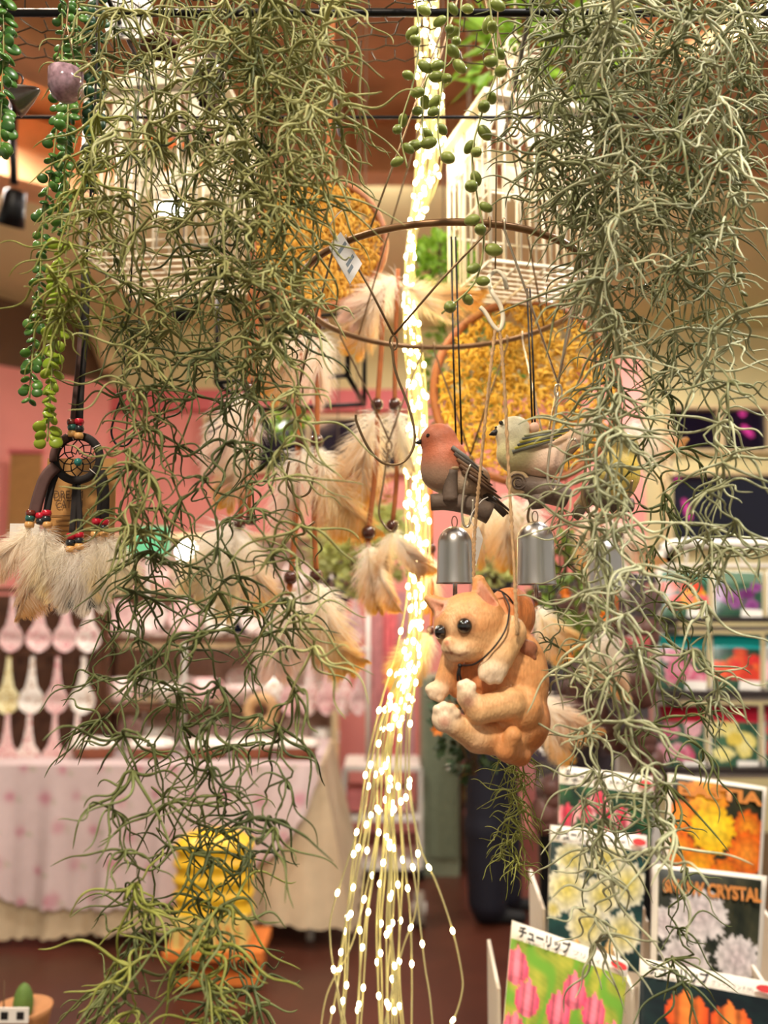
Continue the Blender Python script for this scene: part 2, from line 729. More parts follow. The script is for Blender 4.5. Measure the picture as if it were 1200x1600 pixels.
# recessed ceiling lamps in view
for k, (px, py, Y, lb) in enumerate([(590, 273, 3.66, 'round recessed downlight in the cream ceiling beside the string lights'),
                                     (1012, 210, 3.52, 'bright downlight shining through the right moss curtain'),
                                     (268, 326, 3.6, 'small bright downlight seen through the left white bird cage')]):
    c = P(px, py, Y)
    r = thing('ceiling_lamp', lb, 'ceiling lamp', c, 'recessed ceiling lamps')
    mb = MB()
    mb.lathe([(0.062, 0.03), (0.075, 0.0), (0.062, -0.01), (0.05, 0.01)], c, 20)
    mb.build('rim', M['white'], r)
    mb = MB()
    mb.lathe([(0.0005, -0.004), (0.03, -0.002), (0.055, 0.008)], c, 20)
    mb.build('bulb', M['lamp'], r)
    pl_ = bpy.data.lights.new('ceiling_lamp_glow', 'POINT')     # this lamp's own light
    pl_.energy = (7, 18, 7)[k]
    pl_.color = COOL
    pl_.shadow_soft_size = .03
    po_ = bpy.data.objects.new('ceiling_lamp_glow', pl_)
    po_.location = c + Vector((0, 0, -.10))
    COL.objects.link(po_)
# spotlight far left
c = P(20, 330, 2.4)
r = thing('track_spotlight', 'black track spotlight under the left ceiling beam', 'spotlight', c)
mb = MB()
mb.lathe([(0.012, 0.06), (0.028, 0.055), (0.032, 0.0), (0.038, -0.04), (0.033, -0.04), (0.025, -0.01)], c, 16, rot=Euler((0.4, 0.3, 0)).to_matrix())
mb.build('housing', M['black'], r)
mb = MB()
mb.tube([c + Vector((0, 0, .08)), c + Vector((-0.01, 0, .2)), c + Vector((-.02, 0.02, .42))], 0.012, 6)
mb.build('stem', M['black'], r)

# ================================================================= printed pictures (flat print carried by the packets)
def paint(u, v, bgc, flowers, seed=0, leaf=None):
    """colours (sRGB 0-255) of a printed flower photograph at u,v in 0..1 (v downwards)"""
    r = np.random.RandomState(seed)
    p = np.stack([u, v, u * 0], 1)
    n = vnoise(p, 14, seed)[:, None]
    n2 = vnoise(p, 40, seed + 1)[:, None]
    a, b = np.array(bgc[0], float), np.array(bgc[1], float)
    c = a + (b - a) * np.clip(0.5 + 0.7 * n + 0.3 * n2, 0, 1)
    if leaf is not None:
        st = np.clip(np.sin(u * 30 + 3 * np.sin(v * 5 + u * 9)) * 1.5 - 0.4, 0, 1)[:, None]
        c = c * (1 - st) + np.array(leaf, float) * st
    for f in flowers:
        cx, cy, rx, ry, ce, cc, k, kind = f
        dx, dy = (u - cx) / rx, (v - cy) / ry
        rr = np.sqrt(dx * dx + dy * dy)
        th = np.arctan2(dy, dx)
        if kind == 't':        # tulip cup with pointed petals
            q = np.where(dy < .3, (dy - .3) / 1.3, (dy - .3) / .7)
            wid = np.sqrt(np.clip(1 - q * q, 0, 1)) * (1 - .12 * (dy < -.3))
            top = -1 + .42 * np.abs(np.sin(dx * 3.14 * 1.25 + .35 * np.sin(cx * 60)))
            m = (np.abs(dx) < wid) & (dy > top)
            pet = np.abs(np.sin(dx * 3.14 * 1.25 + .35 * np.sin(cx * 60)))
            sh = np.clip(1.0 - .8 * pet ** 6 + .25 * n2[:, 0] - .25 * (dy > .6), 0, 1)
            w = np.clip(1 - np.abs(dx) ** 1.5 - .25 * np.abs(dy), 0, 1)
        else:                  # frilled double flower: overlapping rings of petals
            edge = 1 + 0.07 * np.sin(th * k + cx * 30) + 0.06 * np.sin(th * (k * 2 + 3) + cx * 40) + .08 * n2[:, 0]
            m = rr < edge
            ring = np.floor(rr * 3.2 + .25 * n2[:, 0])
            pet = np.abs(np.sin(th * (2.0 + ring) + ring * 1.9 + cx * 50))
            fr3 = rr * 3.2 - np.floor(rr * 3.2)
            sh = np.clip(.25 + .55 * pet ** .5 * (.45 + .55 * fr3) + .25 * n2[:, 0], 0, 1)
            w = np.clip(1 - rr, 0, 1)
        ce_, cc_ = np.array(ce, float), np.array(cc, float)
        fc = ce_ + (cc_ - ce_) * w[:, None]
        fc = fc * (0.62 + 0.44 * sh[:, None])
        c = np.where(m[:, None], fc, c)
    return np.clip(c, 0, 255)


def lin_arr(c):
    c = c / 255.0
    return np.where(c <= 0.04045, c / 12.92, ((c + 0.055) / 1.055) ** 2.4)


M['print'] = mat('glossy_print', attr=True, rough=0.3, var=0.02, spec=0.4)
M['card'] = mat('white_card', (232, 222, 206), 0.5, var=0.03)
M['ink'] = mat('black_ink', (24, 20, 22), 0.5, var=0.05)
M['redink'] = mat('red_ink', (214, 60, 60), 0.5, var=0.05)
M['goldink'] = mat('orange_ink', (196, 120, 40), 0.5, var=0.05)


def quadpt(c, u, v):
    tl, tr, bl, br = c
    return (tl * (1 - u) + tr * u) * (1 - v) + (bl * (1 - u) + br * u) * v


def packet(name, label, cat, corners, Yt, Yb, pic, title=None, sub=None, border=0.0, head=0.0, nx=64, ny=64, group=None,
           ink='ink', title_at=None, badge=True, thick=0.012):
    """upright flower-bulb packet: card body, printed picture, header lettering"""
    tl, tr, bl, br = [P(q[0], q[1], Y) for q, Y in zip(corners, (Yt, Yt, Yb, Yb))]
    C = (tl, tr, bl, br)
    ri = (tr - tl).normalized()
    up = (tl - bl).normalized()
    nr = ri.cross(up).normalized()
    if nr.y > 0:
        nr = -nr
    r = thing(name, label, cat, (bl + br) / 2, group)

    def bul(u, v):
        return thick * (math.sin(math.pi * min(max(u, 0), 1)) * math.sin(math.pi * min(max(v, 0), 1))) ** 0.5 * 0.6
    mb = MB()
    n = 8
    vs, fs = [], []
    for j in range(n + 1):
        for i in range(n + 1):
            u, v = i / n, j / n
            vs.append(quadpt(C, u, v) + nr * (bul(u, v) + 0.001))
    for j in range(n + 1):
        for i in range(n + 1):
            u, v = i / n, j / n
            vs.append(quadpt(C, u, v) - nr * (bul(u, v) + 0.001))
    m = (n + 1) ** 2
    for j in range(n):
        for i in range(n):
            q = (j * (n + 1) + i, (j + 1) * (n + 1) + i, (j + 1) * (n + 1) + i + 1, j * (n + 1) + i + 1)
            fs.append(q)
            fs.append(tuple(m + k for k in q[::-1]))
    rim = [i for i in range(n + 1)] + [(j + 1) * (n + 1) - 1 for j in range(1, n + 1)] + [n * (n + 1) + i for i in range(n - 1, -1, -1)] + [j * (n + 1) for j in range(n - 1, 0, -1)]
    for a, b in zip(rim, rim[1:] + rim[:1]):
        fs.append((a, b, b + m, a + m))
    mb.add(vs, fs)
    pouch = mb.build('pouch', M['card'], r)
    u0, u1, v0, v1 = border, 1 - border, head + border * (0.9 if head == 0 else 0), 1 - border
    U, V = np.meshgrid(np.linspace(0, 1, nx + 1), np.linspace(0, 1, ny + 1))
    colr = lin_arr(pic(U.ravel(), V.ravel()))
    vs = []
    for a, b in zip(U.ravel(), V.ravel()):
        u, v = u0 + (u1 - u0) * a, v0 + (v1 - v0) * b
        vs.append(quadpt(C, u, v) + nr * (bul(u, v) + 0.0022))
    fs = []
    for j in range(ny):
        for i in range(nx):
            k = j * (nx + 1) + i
            fs.append((k, k + nx + 1, k + nx + 2, k + 1))
    mb = MB()
    mb.add(vs, fs, [tuple(x) for x in colr])
    mb.build('printed_picture', M['print'], r)
    W, H = (tr - tl).length, (tl - bl).length
    if title:
        tu, tv, tw, ts = title_at if title_at else (0.04, head * 0.82, 0.44, head * 0.74)
        text_mesh('lettering', title, M[ink], pouch, quadpt(C, tu, tv) + nr * (thick * 0.6 + 0.004), ri, up, ts * H, width=tw * W, bold=0.045)
        if sub:
            text_mesh('lettering', sub, M[ink], pouch, quadpt(C, tu + tw + 0.02, head * 0.80) + nr * (thick * 0.6 + 0.004), ri, up, head * 0.32 * H, width=0.3 * W)
        if not sub and head > 0:
            for k in range(4):                       # small unreadable print
                mb = MB()
                c = quadpt(C, .54 + k * .065, head * .62) + nr * (thick * 0.55 + 0.004)
                mb.box(c, (.045 * W, .0006, head * .10 * H))
                mb.build('print_line', M[ink], pouch, False)
        if badge and head > 0:
            mb = MB()
            c = quadpt(C, 0.90, head * 0.5) + nr * (thick * 0.5 + 0.004)
            ring = [c + ri * (0.07 * W * math.cos(t)) + up * (head * 0.22 * H * math.sin(t)) for t in [k * math.pi / 8 for k in range(16)]]
            mb.add(ring + [x + nr * 0.0006 for x in ring], [tuple(range(16, 32))] + [(k, (k + 1) % 16, 16 + (k + 1) % 16, 16 + k) for k in range(16)])
            mb.build('red_badge', M['redink'], pouch, False)
    return r


DG = ((10, 26, 20), (34, 64, 44))
def pic_redwhite(u, v):
    fl = [(x, y, 0.10, 0.19, (232, 190, 186), (196, 34, 60), 7, 't') for x, y in
          [(0.08, .45), (.28, .35), (.42, .2), (.52, .45), (.66, .38), (.86, .72), (.34, .78), (.68, .85), (.15, .9), (.5, .85)]]
    return paint(u, v, ((16, 40, 30), (40, 90, 50)), fl, 3)
def pic_white(u, v):
    fl = [(x, y, s, s * .95, (246, 240, 214), (226, 206, 96), 9, 'd') for x, y, s in
          [(.22, .14, .17), (.58, .10, .18), (.18, .40, .20), (.82, .30, .20), (.55, .42, .18), (.05, .58, .08), (.40, .68, .20), (.80, .70, .18)]]
    fl += [(.3, .88, .06, .09, (220, 140, 60), (240, 190, 110), 5, 't'), (.50, .90, .1, .05, (240, 230, 220), (200, 40, 50), 5, 'd'), (.66, .86, .06, .1, (220, 170, 100), (246, 210, 150), 5, 't')]
    return paint(u, v, ((8, 34, 36), (30, 70, 66)), fl, 5)
def pic_pink(u, v):
    fl = [(x, y, .10, .19, (222, 70, 104), (250, 134, 150), 8, 't') for x, y in
          [(.06, .22), (.17, .48), (.44, .50), (.56, .28), (.74, .42), (.92, .62), (.08, .80), (.36, .92), (.64, .86), (.88, .95)]]
    return paint(u, v, ((96, 130, 40), (186, 180, 70)), fl, 7, leaf=(110, 160, 52))
def pic_bastia(u, v):
    fl = [(x, y, s, s * 1.0, ce, cc, 11, 'd') for x, y, s, ce, cc in
          [(.85, .42, .17, (214, 90, 16), (250, 170, 40)), (.38, .16, .22, (244, 140, 20), (255, 206, 40)), (.10, .40, .16, (232, 110, 12), (255, 170, 40)), (.85, .68, .22, (230, 96, 12), (255, 160, 50)),
           (.10, .72, .17, (236, 100, 10), (255, 180, 40)), (.32, .88, .2, (240, 130, 16), (255, 190, 30)), (.62, .92, .16, (236, 110, 10), (255, 170, 30)), (.45, .48, .24, (252, 190, 20), (255, 226, 60))]]
    return paint(u, v, ((20, 24, 12), (52, 50, 24)), fl, 9)
def pic_snow(u, v):
    fl = [(x, y, s, s * .95, (236, 226, 222), (214, 196, 196), 15, 'd') for x, y, s in [(.06, .55, .16), (.28, .90, .24), (.80, .78, .22), (.40, .42, .27)]]
    return paint(u, v, ((16, 24, 16), (62, 60, 40)), fl, 11)
def pic_green(u, v):
    fl = [(x, y, .16, .22, (216, 70, 26), (250, 140, 60), 7, 't') for x, y in [(.34, .26), (.66, .30), (.16, .66), (.84, .58), (.50, .78)]]
    return paint(u, v, ((8, 18, 26), (22, 46, 44)), fl, 13)


TUL = 'チューリップ'
GP = 'flower bulb packets in the display trays'
packet('bulb_packet', 'bulb packet picturing red and white tulips, topmost of the left stack', 'packet',
       [(874, 1196), (1020, 1214), (872, 1330), (1016, 1350)], 1.34, 1.30, pic_redwhite, TUL, None, head=0.22, group=GP)
packet('bulb_packet', 'bulb packet picturing creamy white double tulips below the red and white one', 'packet',
       [(860, 1289), (1011, 1306), (854, 1500), (998, 1520)], 1.24, 1.18, pic_white, TUL, None, head=0.13, group=GP)
packet('bulb_packet', 'bulb packet picturing pink tulips in green leaves at the bottom', 'packet',
       [(800, 1438), (982, 1502), (783, 1640), (960, 1690)], 1.08, 1.03, pic_pink, TUL, 'プリティー', head=0.145, group=GP)
packet('bulb_packet', 'bulb packet with orange and yellow double tulips and gold capitals', 'packet',
       [(1043, 1208), (1198, 1230), (1036, 1378), (1188, 1398)], 1.36, 1.30, pic_bastia, 'BASTIA', None, border=0.045, group=GP, ink='goldink',
       title_at=(0.08, 0.2, 0.84, 0.16), badge=False)
packet('bulb_packet', 'bulb packet with white frilled tulips and gold capitals', 'packet',
       [(1019, 1349), (1198, 1369), (1016, 1520), (1186, 1556)], 1.24, 1.18, pic_snow, 'SNOW CRYSTAL', None, border=0.05, group=GP, ink='goldink',
       title_at=(0.08, 0.27, 0.84, 0.17), badge=False)
packet('bulb_packet', 'bulb packet picturing orange lily-like tulips on dark green at the bottom right', 'packet',
       [(1000, 1497), (1212, 1536), (994, 1690), (1208, 1730)], 1.10, 1.05, pic_green, TUL, 'グリーンランド(V)', head=0.15, group=GP)
# white display trays that hold them
def tray(label, pl, pr, Y0, Y1, drop):
    """open tray: left side, right side, front lip, bottom, drawn round a packet"""
    a, b = P(pl[0], pl[1], Y0), P(pr[0], pr[1], Y0)
    r = thing('display_tray', label, 'tray', Vector(((a.x + b.x) / 2, Y1, a.z - drop)), 'white display trays of the bulb stand')
    for x, s in ((a.x, -1), (b.x, 1)):
        mb = MB()
        mb.add([(x, Y0, a.z), (x, Y1, a.z + 0.02), (x, Y1, a.z - drop), (x, Y0, a.z - drop), (x + s * .004, Y0, a.z), (x + s * .004, Y1, a.z + 0.02), (x + s * .004, Y1, a.z - drop), (x + s * .004, Y0, a.z - drop)],
               [(0, 1, 2, 3), (7, 6, 5, 4), (0, 4, 5, 1), (0, 3, 7, 4), (1, 5, 6, 2)])
        mb.build('side_panel', M['card'], r, False)
    mb = MB()
    mb.box(((a.x + b.x) / 2, Y0, a.z - drop + .02), (b.x - a.x, .004, .04))
    mb.build('front_lip', M['card'], r, False)
    mb = MB()
    mb.box(((a.x + b.x) / 2, (Y0 + Y1) / 2, a.z - drop), (b.x - a.x, Y1 - Y0, .004))
    mb.build('bottom_panel', M['card'], r, False)
tray('white display tray around the pink tulip packet', (782, 1545), (986, 1560), 1.10, 1.2, 0.16)
tray('white display tray around the creamy white tulip packet', (852, 1420), (1004, 1430), 1.25, 1.36, 0.14)
tray('white display tray around the white frilled tulip packet', (1014, 1440), (1206, 1440), 1.26, 1.36, 0.14)
tray('white display tray around the orange lily-like tulip packet', (992, 1570), (1214, 1570), 1.115, 1.2, 0.14)

# ---------------------------------------------------------------- wire rack of seed packets behind
c0 = P(1120, 1230, 2.1)
rk = thing('packet_rack', 'white wire rack of flower packets in front of the dark window', 'rack', (c0.x, 2.1, c0.z - 0.35))
mb = MB()
mb.tube(pxpath([(1030, 1240, 2.12), (1030, 900, 2.12), (1036, 862, 2.12), (1058, 850, 2.12), (1130, 850, 2.12), (1300, 850, 2.12)], 2.12, 5), 0.012, 8)
mb.build('frame_tube', M['white'], rk)
for yy in (884, 982, 1092, 1212):
    mb = MB()
    mb.tube([P(1030, yy, 2.12), P(1300, yy, 2.12)], 0.006, 6)
    mb.build('cross_wire', M['white'], rk)
for xx in (1072, 1118, 1160):
    mb = MB()
    mb.tube([P(xx, 852, 2.13), P(xx, 886, 2.13)], 0.004, 6)
    mb.build('upright_wire', M['white'], rk)
for yy in (968, 1082, 1200):
    a, b = P(1030, yy, 2.06), P(1300, yy, 2.06)
    mb = MB()
    mb.box(((a.x + b.x) / 2, 2.07, a.z), (b.x - a.x, 0.1, 0.012))
    mb.build('shelf', mat('rack_shelf', (40, 30, 30), 0.5), rk, False)
mb = MB()
for xx in (1022, 1305):
    a = P(xx, 1240, 2.14)
    mb.box((a.x, 2.14, a.z / 2), (0.02, 0.02, a.z))
mb.build('leg_pair', M['white'], rk, False)


def rpic(hd, cols, bgc, seed, rnd=8):
    def f(u, v):
        r = np.random.RandomState(seed)
        fl = [(r.uniform(.05, .95), r.uniform(.3, .8), r.uniform(.12, .24), r.uniform(.10, .2), cols[r.randint(len(cols))], cols[r.randint(len(cols))], 7, 'd') for _ in range(rnd)]
        c = paint(u, v, bgc, fl, seed)
        c = np.where((v < 0.26)[:, None], np.array(hd, float), c)
        c = np.where(((v > 0.84) & (u > 0.55))[:, None], np.array((236, 232, 226), float), c)
        return c
    return f


RO = [(236, 60, 40), (250, 200, 40), (240, 110, 150), (232, 90, 40)]
PU = [(120, 50, 120), (160, 90, 160), (90, 30, 90), (200, 160, 200)]
RD = [(236, 70, 50), (250, 110, 60), (230, 50, 60)]
PK = [(240, 150, 170), (250, 190, 200), (222, 90, 130)]
YE = [(246, 230, 130), (250, 240, 170), (236, 210, 90)]
GG = ((24, 60, 50), (60, 100, 70))
rows = [(892, 966, [((60, 110, 90), RO, 'red and yellow mixed flowers'), ((90, 120, 100), PU, 'dark purple flowers'), ((70, 110, 90), PU, 'violet blooms')]),
        (990, 1080, [((20, 150, 150), PK, 'pale pink flowers under a teal header'), ((20, 160, 160), RD, 'bright red flowers under a teal header'), ((180, 230, 235), PK, 'peach flowers under a pale blue header')]),
        (1100, 1208, [((190, 20, 50), PK, 'pink flowers under a crimson header'), ((200, 24, 60), YE, 'pale yellow tulips under a crimson header'), ((196, 22, 56), RD, 'red flowers under a crimson header')])]
for ri_, (y0, y1, ps) in enumerate(rows):
    for k, (hd, cl, w) in enumerate(ps):
        x0 = 1024 + k * 84 + (2 - ri_) * 3
        packet('seed_packet', 'seed packet with %s, %s tier of the white rack' % (w, ('top', 'middle', 'lowest')[ri_]), 'packet',
               [(x0, y0), (x0 + 78, y0 + 2), (x0, y1), (x0 + 78, y1 + 2)], 2.09, 2.05, rpic(hd, cl, GG, ri_ * 5 + k), border=0.03, nx=30, ny=34,
               group='seed packets on the white rack')
# ---------------------------------------------------------------- net bags of bulbs on a white post
M['bulb'] = mat('bulb_skin', (120, 78, 60), 0.55, var=0.3, scale=60, rgb2=(70, 42, 50))
mbb = MB()
mbb.lathe([(0.0005, -.018), (.012, -.016), (.019, -.006), (.018, .004), (.010, .014), (.004, .022), (.0005, .026)], (0, 0, 0), 12)
BULB = mbb.mesh('bulb', M['bulb'])
post = MB()
a = P(966, 850, 1.8)
post.box((a.x, 1.8, a.z / 2), (0.03, 0.03, a.z))
post.build('rack_post', M['white'], None, False, loc=(a.x, 1.8, 0), label='white square rack post between the hanging bulb bags', cat='post')
a, b = P(832, 900, 1.98), P(1018, 1300, 1.98)  # dark backdrop added to darken the view between the bags
pb = thing('dark_backdrop', 'added dark backdrop behind the hanging bulb bags', 'board', ((a.x + b.x) / 2, 1.98, 0))
mb = MB(); mb.box(((a.x + b.x) / 2, 1.98, (a.z + b.z) / 2), (b.x - a.x, .02, a.z - b.z)); mb.build('panel', mat('dark_board', (46, 36, 44), .7, var=.2), pb, False)
for x in (a.x + .02, b.x - .02):
    mb = MB(); mb.box((x, 1.99, b.z / 2 + .01), (.03, .02, b.z + .02)); mb.build('leg', M['black'], pb, False)
rng = random.Random(4)
bagpos = [(905, 960, 'upper left'), (950, 1000, 'second'), (898, 1075, 'left middle'), (990, 1060, 'right'), (1000, 960, 'upper right'), (945, 1130, 'lower middle'), (850, 1240, 'bottom left, beside the person'), (1000, 1150, 'lower right')]
bagname = ['highest on the left, beneath the third bell', 'just right of the white post top', 'left of the post, beside the kitten', 'behind the right moss, level with the middle packets', 'behind the right moss, level with the top packets',
           'lowest one in front of the post', 'beside the legs of the person in dark trousers', 'above the red and white tulip packet']
for i, (px, py, _) in enumerate(bagpos):
    Y = 1.7 + 0.04 * (i % 3)
    s = S(px, py, Y)
    c = P(px, py, Y)
    r = thing('bulb_bag', 'clear bag of brown flower bulbs, ' + bagname[i], 'bag', c - Vector((0, 0, 50 * s)), 'clear bags of flower bulbs')
    mb = MB()
    rr = random.Random(i)
    ph = rr.uniform(0, 6)
    vs, fs = [], []
    for j in range(9):
        v = j / 8
        for k in range(14):
            t = 2 * math.pi * k / 14
            w = (34 * math.sin(math.pi * min(v * 0.75 + 0.25, 1)) ** 0.5 if v > 0 else 26) * s * (1 + .12 * math.sin(3 * t + ph + v * 4))
            if j == 8:
                w = 4 * s
            vs.append(c + Vector((w * math.cos(t), w * .55 * math.sin(t), (52 - 104 * v) * s)))
    for j in range(8):
        for k in range(14):
            l = (k + 1) % 14
            fs.append((j * 14 + k, j * 14 + l, (j + 1) * 14 + l, (j + 1) * 14 + k))
    mb.add(vs, fs)
    mb.build('clear_film', M['bag'], r)
    mb = MB()
    mb.box(c + Vector((0, 0, 56 * s)), (54 * s, .006, 16 * s))
    mb.build('header_card', mat('bag_header', rr.choice([(60, 50, 64), (176, 80, 80), (210, 200, 196), (40, 40, 50)]), 0.5), r, False)
    mb = MB(); mb.tube([c + Vector((0, -.004, 60 * s)), c + Vector((0, .02, 64 * s)), Vector((c.x, 1.972, c.z + 62 * s))], .003, 5); mb.build('peg_hook', M['white'], r)
    for k in range(7):
        inst('bulb', BULB, r, c + Vector((rr.uniform(-18, 18) * s, rr.uniform(-8, 8) * s, rr.uniform(-40, 25) * s)), (rr.uniform(-1, 1), rr.uniform(-1, 1), 0), s * 1400 * .8)

# ================================================================= draped table
def roses(u, v, seed=2):
    """printed rose cloth, u,v in metres"""
    base = np.tile(np.array((206, 184, 182), float), (len(u), 1))
    n = vnoise(np.stack([u, v, u * 0], 1), 30, 5)[:, None]
    base += n * 5
    r = np.random.RandomState(seed)
    for i in range(-2, 24):
        for j in range(-1, 12):
            cx, cy = i * 0.15 + (j % 2) * 0.075 + r.uniform(-.02, .02), j * 0.13 + r.uniform(-.02, .02)
            d = np.hypot(u - cx, v - cy) * r.uniform(.85, 1.5)
            a = np.clip(1.35 - d / 0.028, 0, 1)[:, None] * r.uniform(.4, .85) * (0.55 + 0.45 * np.sin(d * 330 + i)[:, None] ** 2)
            base = base * (1 - a) + np.array((180, 98, 116), float) * a
            gl = np.clip(1.2 - np.hypot(u - cx - .035, (v - cy - .01) * 1.6) / 0.016, 0, 1)[:, None] * .6
            base = base * (1 - gl) + np.array((150, 156, 120), float) * gl
    return base


YT = 3.8
tz = P(250, 1196, YT).z
xl, xr = P(-120, 1196, YT).x, P(503, 1196, YT).x
tb = thing('display_table', 'long low table with white metal legs under the draped cloths', 'table', ((xl + xr) / 2, YT + .35, 0))
mb = MB()
mb.box(((xl + xr) / 2, YT + .36, tz - .02), (xr - xl, .7, .03))
mb.build('table_top', M['white'], tb, False)
for lx in (P(484, 1450, YT + .02).x, xl + .1):
    for ly in (YT + .04, YT + .66):
        mb = MB()
        mb.tube([(lx, ly, tz - .03), (lx, ly, 0.0)], 0.018, 10)
        mb.build('leg', M['white'], tb)
mb = MB()
zz = 0.13
mb.tube([(xl + .1, YT + .04, zz), (P(484, 1450, YT + .02).x, YT + .04, zz)], 0.018, 8)
mb.build('lower_rail', M['white'], tb)


def interp(x, tab):
    xs = [t[0] for t in tab]
    ys = [t[1] for t in tab]
    return float(np.interp(x, xs, ys))


def cloth(name, label, m, hemtab, off, xr_px, scal, colf, flare):
    """cloth over the table: top sheet, front drop with folds and scalloped hem, drop at the right end"""
    mb = MB()
    nx, nz = 150, 34
    vs, cs_, fs = [], [], []
    for i in range(nx + 1):
        px = -120 + (xr_px + 120) * i / nx
        hem = interp(px, hemtab) + scal * abs(math.sin(px * 0.16))
        zt_, zb = tz + off, P(px, hem, YT).z
        x0 = P(px, 1196, YT).x
        for j in range(nz + 1):
            t = j / nz
            z = zt_ + (zb - zt_) * t
            w = 0.018 * math.sin(px * 0.07 + 1.0) * t + 0.012 * math.sin(px * 0.15) * t
            fl = flare * max(0.0, (px - 420) / 85.0) ** 2 * t
            y = YT - 0.012 - off * 4 - w - 0.04 * t - fl * .3
            vs.append((x0 + fl, y, z))
            cs_.append((x0 - xl, zt_ - z))
    for i in range(nx):
        for j in range(nz):
            k = i * (nz + 1) + j
            fs.append((k, k + nz + 1, k + nz + 2, k + 1))
    b0 = len(vs)
    X1 = P(xr_px, 1196, YT).x
    for i in range(nx + 1):                       # top sheet
        x0 = vs[i * (nz + 1)][0]
        for y in (vs[i * (nz + 1)][1], YT + .72):
            vs.append((x0, y, tz + off))
            cs_.append((x0 - xl, -(y - YT)))
    for i in range(nx):
        k = b0 + i * 2
        fs.append((k, k + 1, k + 3, k + 2))
    if flare > 0:                                 # right end drop
        b1 = len(vs)
        nn = 20
        hemz = P(xr_px, interp(xr_px, hemtab), YT).z
        for i in range(nn + 1):
            y = YT - .012 + (.72) * i / nn
            for j in range(13):
                t = j / 12
                z = tz + off + (hemz - tz - off) * t
                vs.append((X1 + flare * t * (1 if i > 0 else 1) + 0.03 * math.sin(i * 1.1) * t, y - (0.09 * t if i == 0 else 0), z))
                cs_.append((X1 - xl + y - YT, tz - z))
        for i in range(nn):
            for j in range(12):
                k = b1 + i * 13 + j
                fs.append((k, k + 1, k + 14, k + 13))
    uv = np.array(cs_)
    if colf is not None:
        c = lin_arr(colf(uv[:, 0], uv[:, 1]))
        mb.add(vs, fs, [tuple(q) for q in c])
    else:
        mb.add(vs, fs)
    o = mb.build(name, m, None, True, loc=((xl + xr) / 2, YT, tz), label=label, cat='tablecloth')
    return o


M['linen'] = mat('beige_linen', (206, 184, 152), 0.9, var=0.06, scale=20, bump=0.2, bscale=400)
M['rosecloth'] = mat('rose_print_cotton', attr=True, rough=0.9, var=0.03)
cloth('under_cloth', 'beige linen cloth hanging to the floor below the rose-print cloth', M['linen'], [(-120, 1452), (0, 1458), (250, 1444), (440, 1432), (505, 1440)], 0.004, 505, 5, None, 0.13)
cloth('rose_tablecloth', 'pale pink rose-print cotton cloth with scalloped edge on the display table', M['rosecloth'],
      [(-120, 1340), (0, 1366), (35, 1398), (70, 1404), (150, 1408), (260, 1402), (350, 1380), (440, 1320), (480, 1262), (497, 1215), (500, 1206)], 0.009, 500, 5, roses, 0.0)

# ---------------------------------------------------------------- yellow beehive ornament on its wooden stand
fr = PX(335, 1470, 3.42)
M['yellow'] = mat('yellow_glaze', (240, 190, 40), 0.35, var=0.08, scale=20)
M['paleyellow'] = mat('pale_yellow_paint', (232, 206, 120), 0.45, var=0.08, scale=20)
M['orange'] = mat('orange_board', (222, 124, 52), 0.5, var=0.12, scale=12)
st = thing('wooden_stand', 'low two-tier orange wooden stand on the dark floor', 'stand', Vector((fr.w(340, 1530).x, 3.45, 0)))
for (xa, xb, y, d) in ((264, 416, 1478, .26), (282, 408, 1530, .22)):
    a, b = fr.w(xa, y), fr.w(xb, y)
    mb = MB()
    mb.box(((a.x + b.x) / 2, 3.45, a.z if y < 1500 else 0.03), (b.x - a.x, d, .03))
    mb.build('board', M['orange'], st, False)
for sx in (290, 395):
    for dy in (-.08, .08):
        mb = MB()
        zt2 = fr.w(sx, 1478).z - .012
        mb.box((fr.w(sx, 1500).x, 3.45 + dy, (zt2 + .04) / 2), (.03, .03, zt2 - .04))
        mb.build('stand_post', M['black'], st, False)
hv = thing('beehive_ornament', 'yellow ridged beehive-shaped ornament on the orange wooden stand', 'ornament', fr.w(335, 1470))
s = fr.s
mb = MB()
vs, fs = [], []
NB, NS = 36, 28
for j in range(NB + 1):
    t = j / NB
    y = 1300 + 122 * t
    half = 60 * (1 - max(0.0, 1 - t / 0.16) ** 2.2 * 0.75)
    rid = 1 + 0.05 * math.cos(t * 5 * 2 * math.pi)
    for k in range(NS):
        a = 2 * math.pi * k / NS
        cx, sy = math.cos(a), math.sin(a)
        ex = abs(cx) ** .6 * (1 if cx > 0 else -1)
        ey = abs(sy) ** .6 * (1 if sy > 0 else -1)
        vs.append(fr.w(333 + ex * half * rid, y, ey * 38 * rid * (half / 60)))
for j in range(NB):
    for k in range(NS):
        l = (k + 1) % NS
        fs.append((j * NS + k, (j + 1) * NS + k, (j + 1) * NS + l, j * NS + l))
fs.append(tuple(range(NS)))
mb.add(vs, fs)
mb.build('ridged_dome', M['yellow'], hv)
mb = MB()
mb.box(fr.w(333, 1446), (112 * s, 74 * s, 50 * s))
mb.build('plinth', M['paleyellow'], hv, False)
for k in range(7):
    mb = MB()
    mb.box(fr.w(292 + k * 14, 1450, 38), (3 * s, 3 * s, 30 * s))
    mb.build('plinth_groove', M['orange'], hv, False)

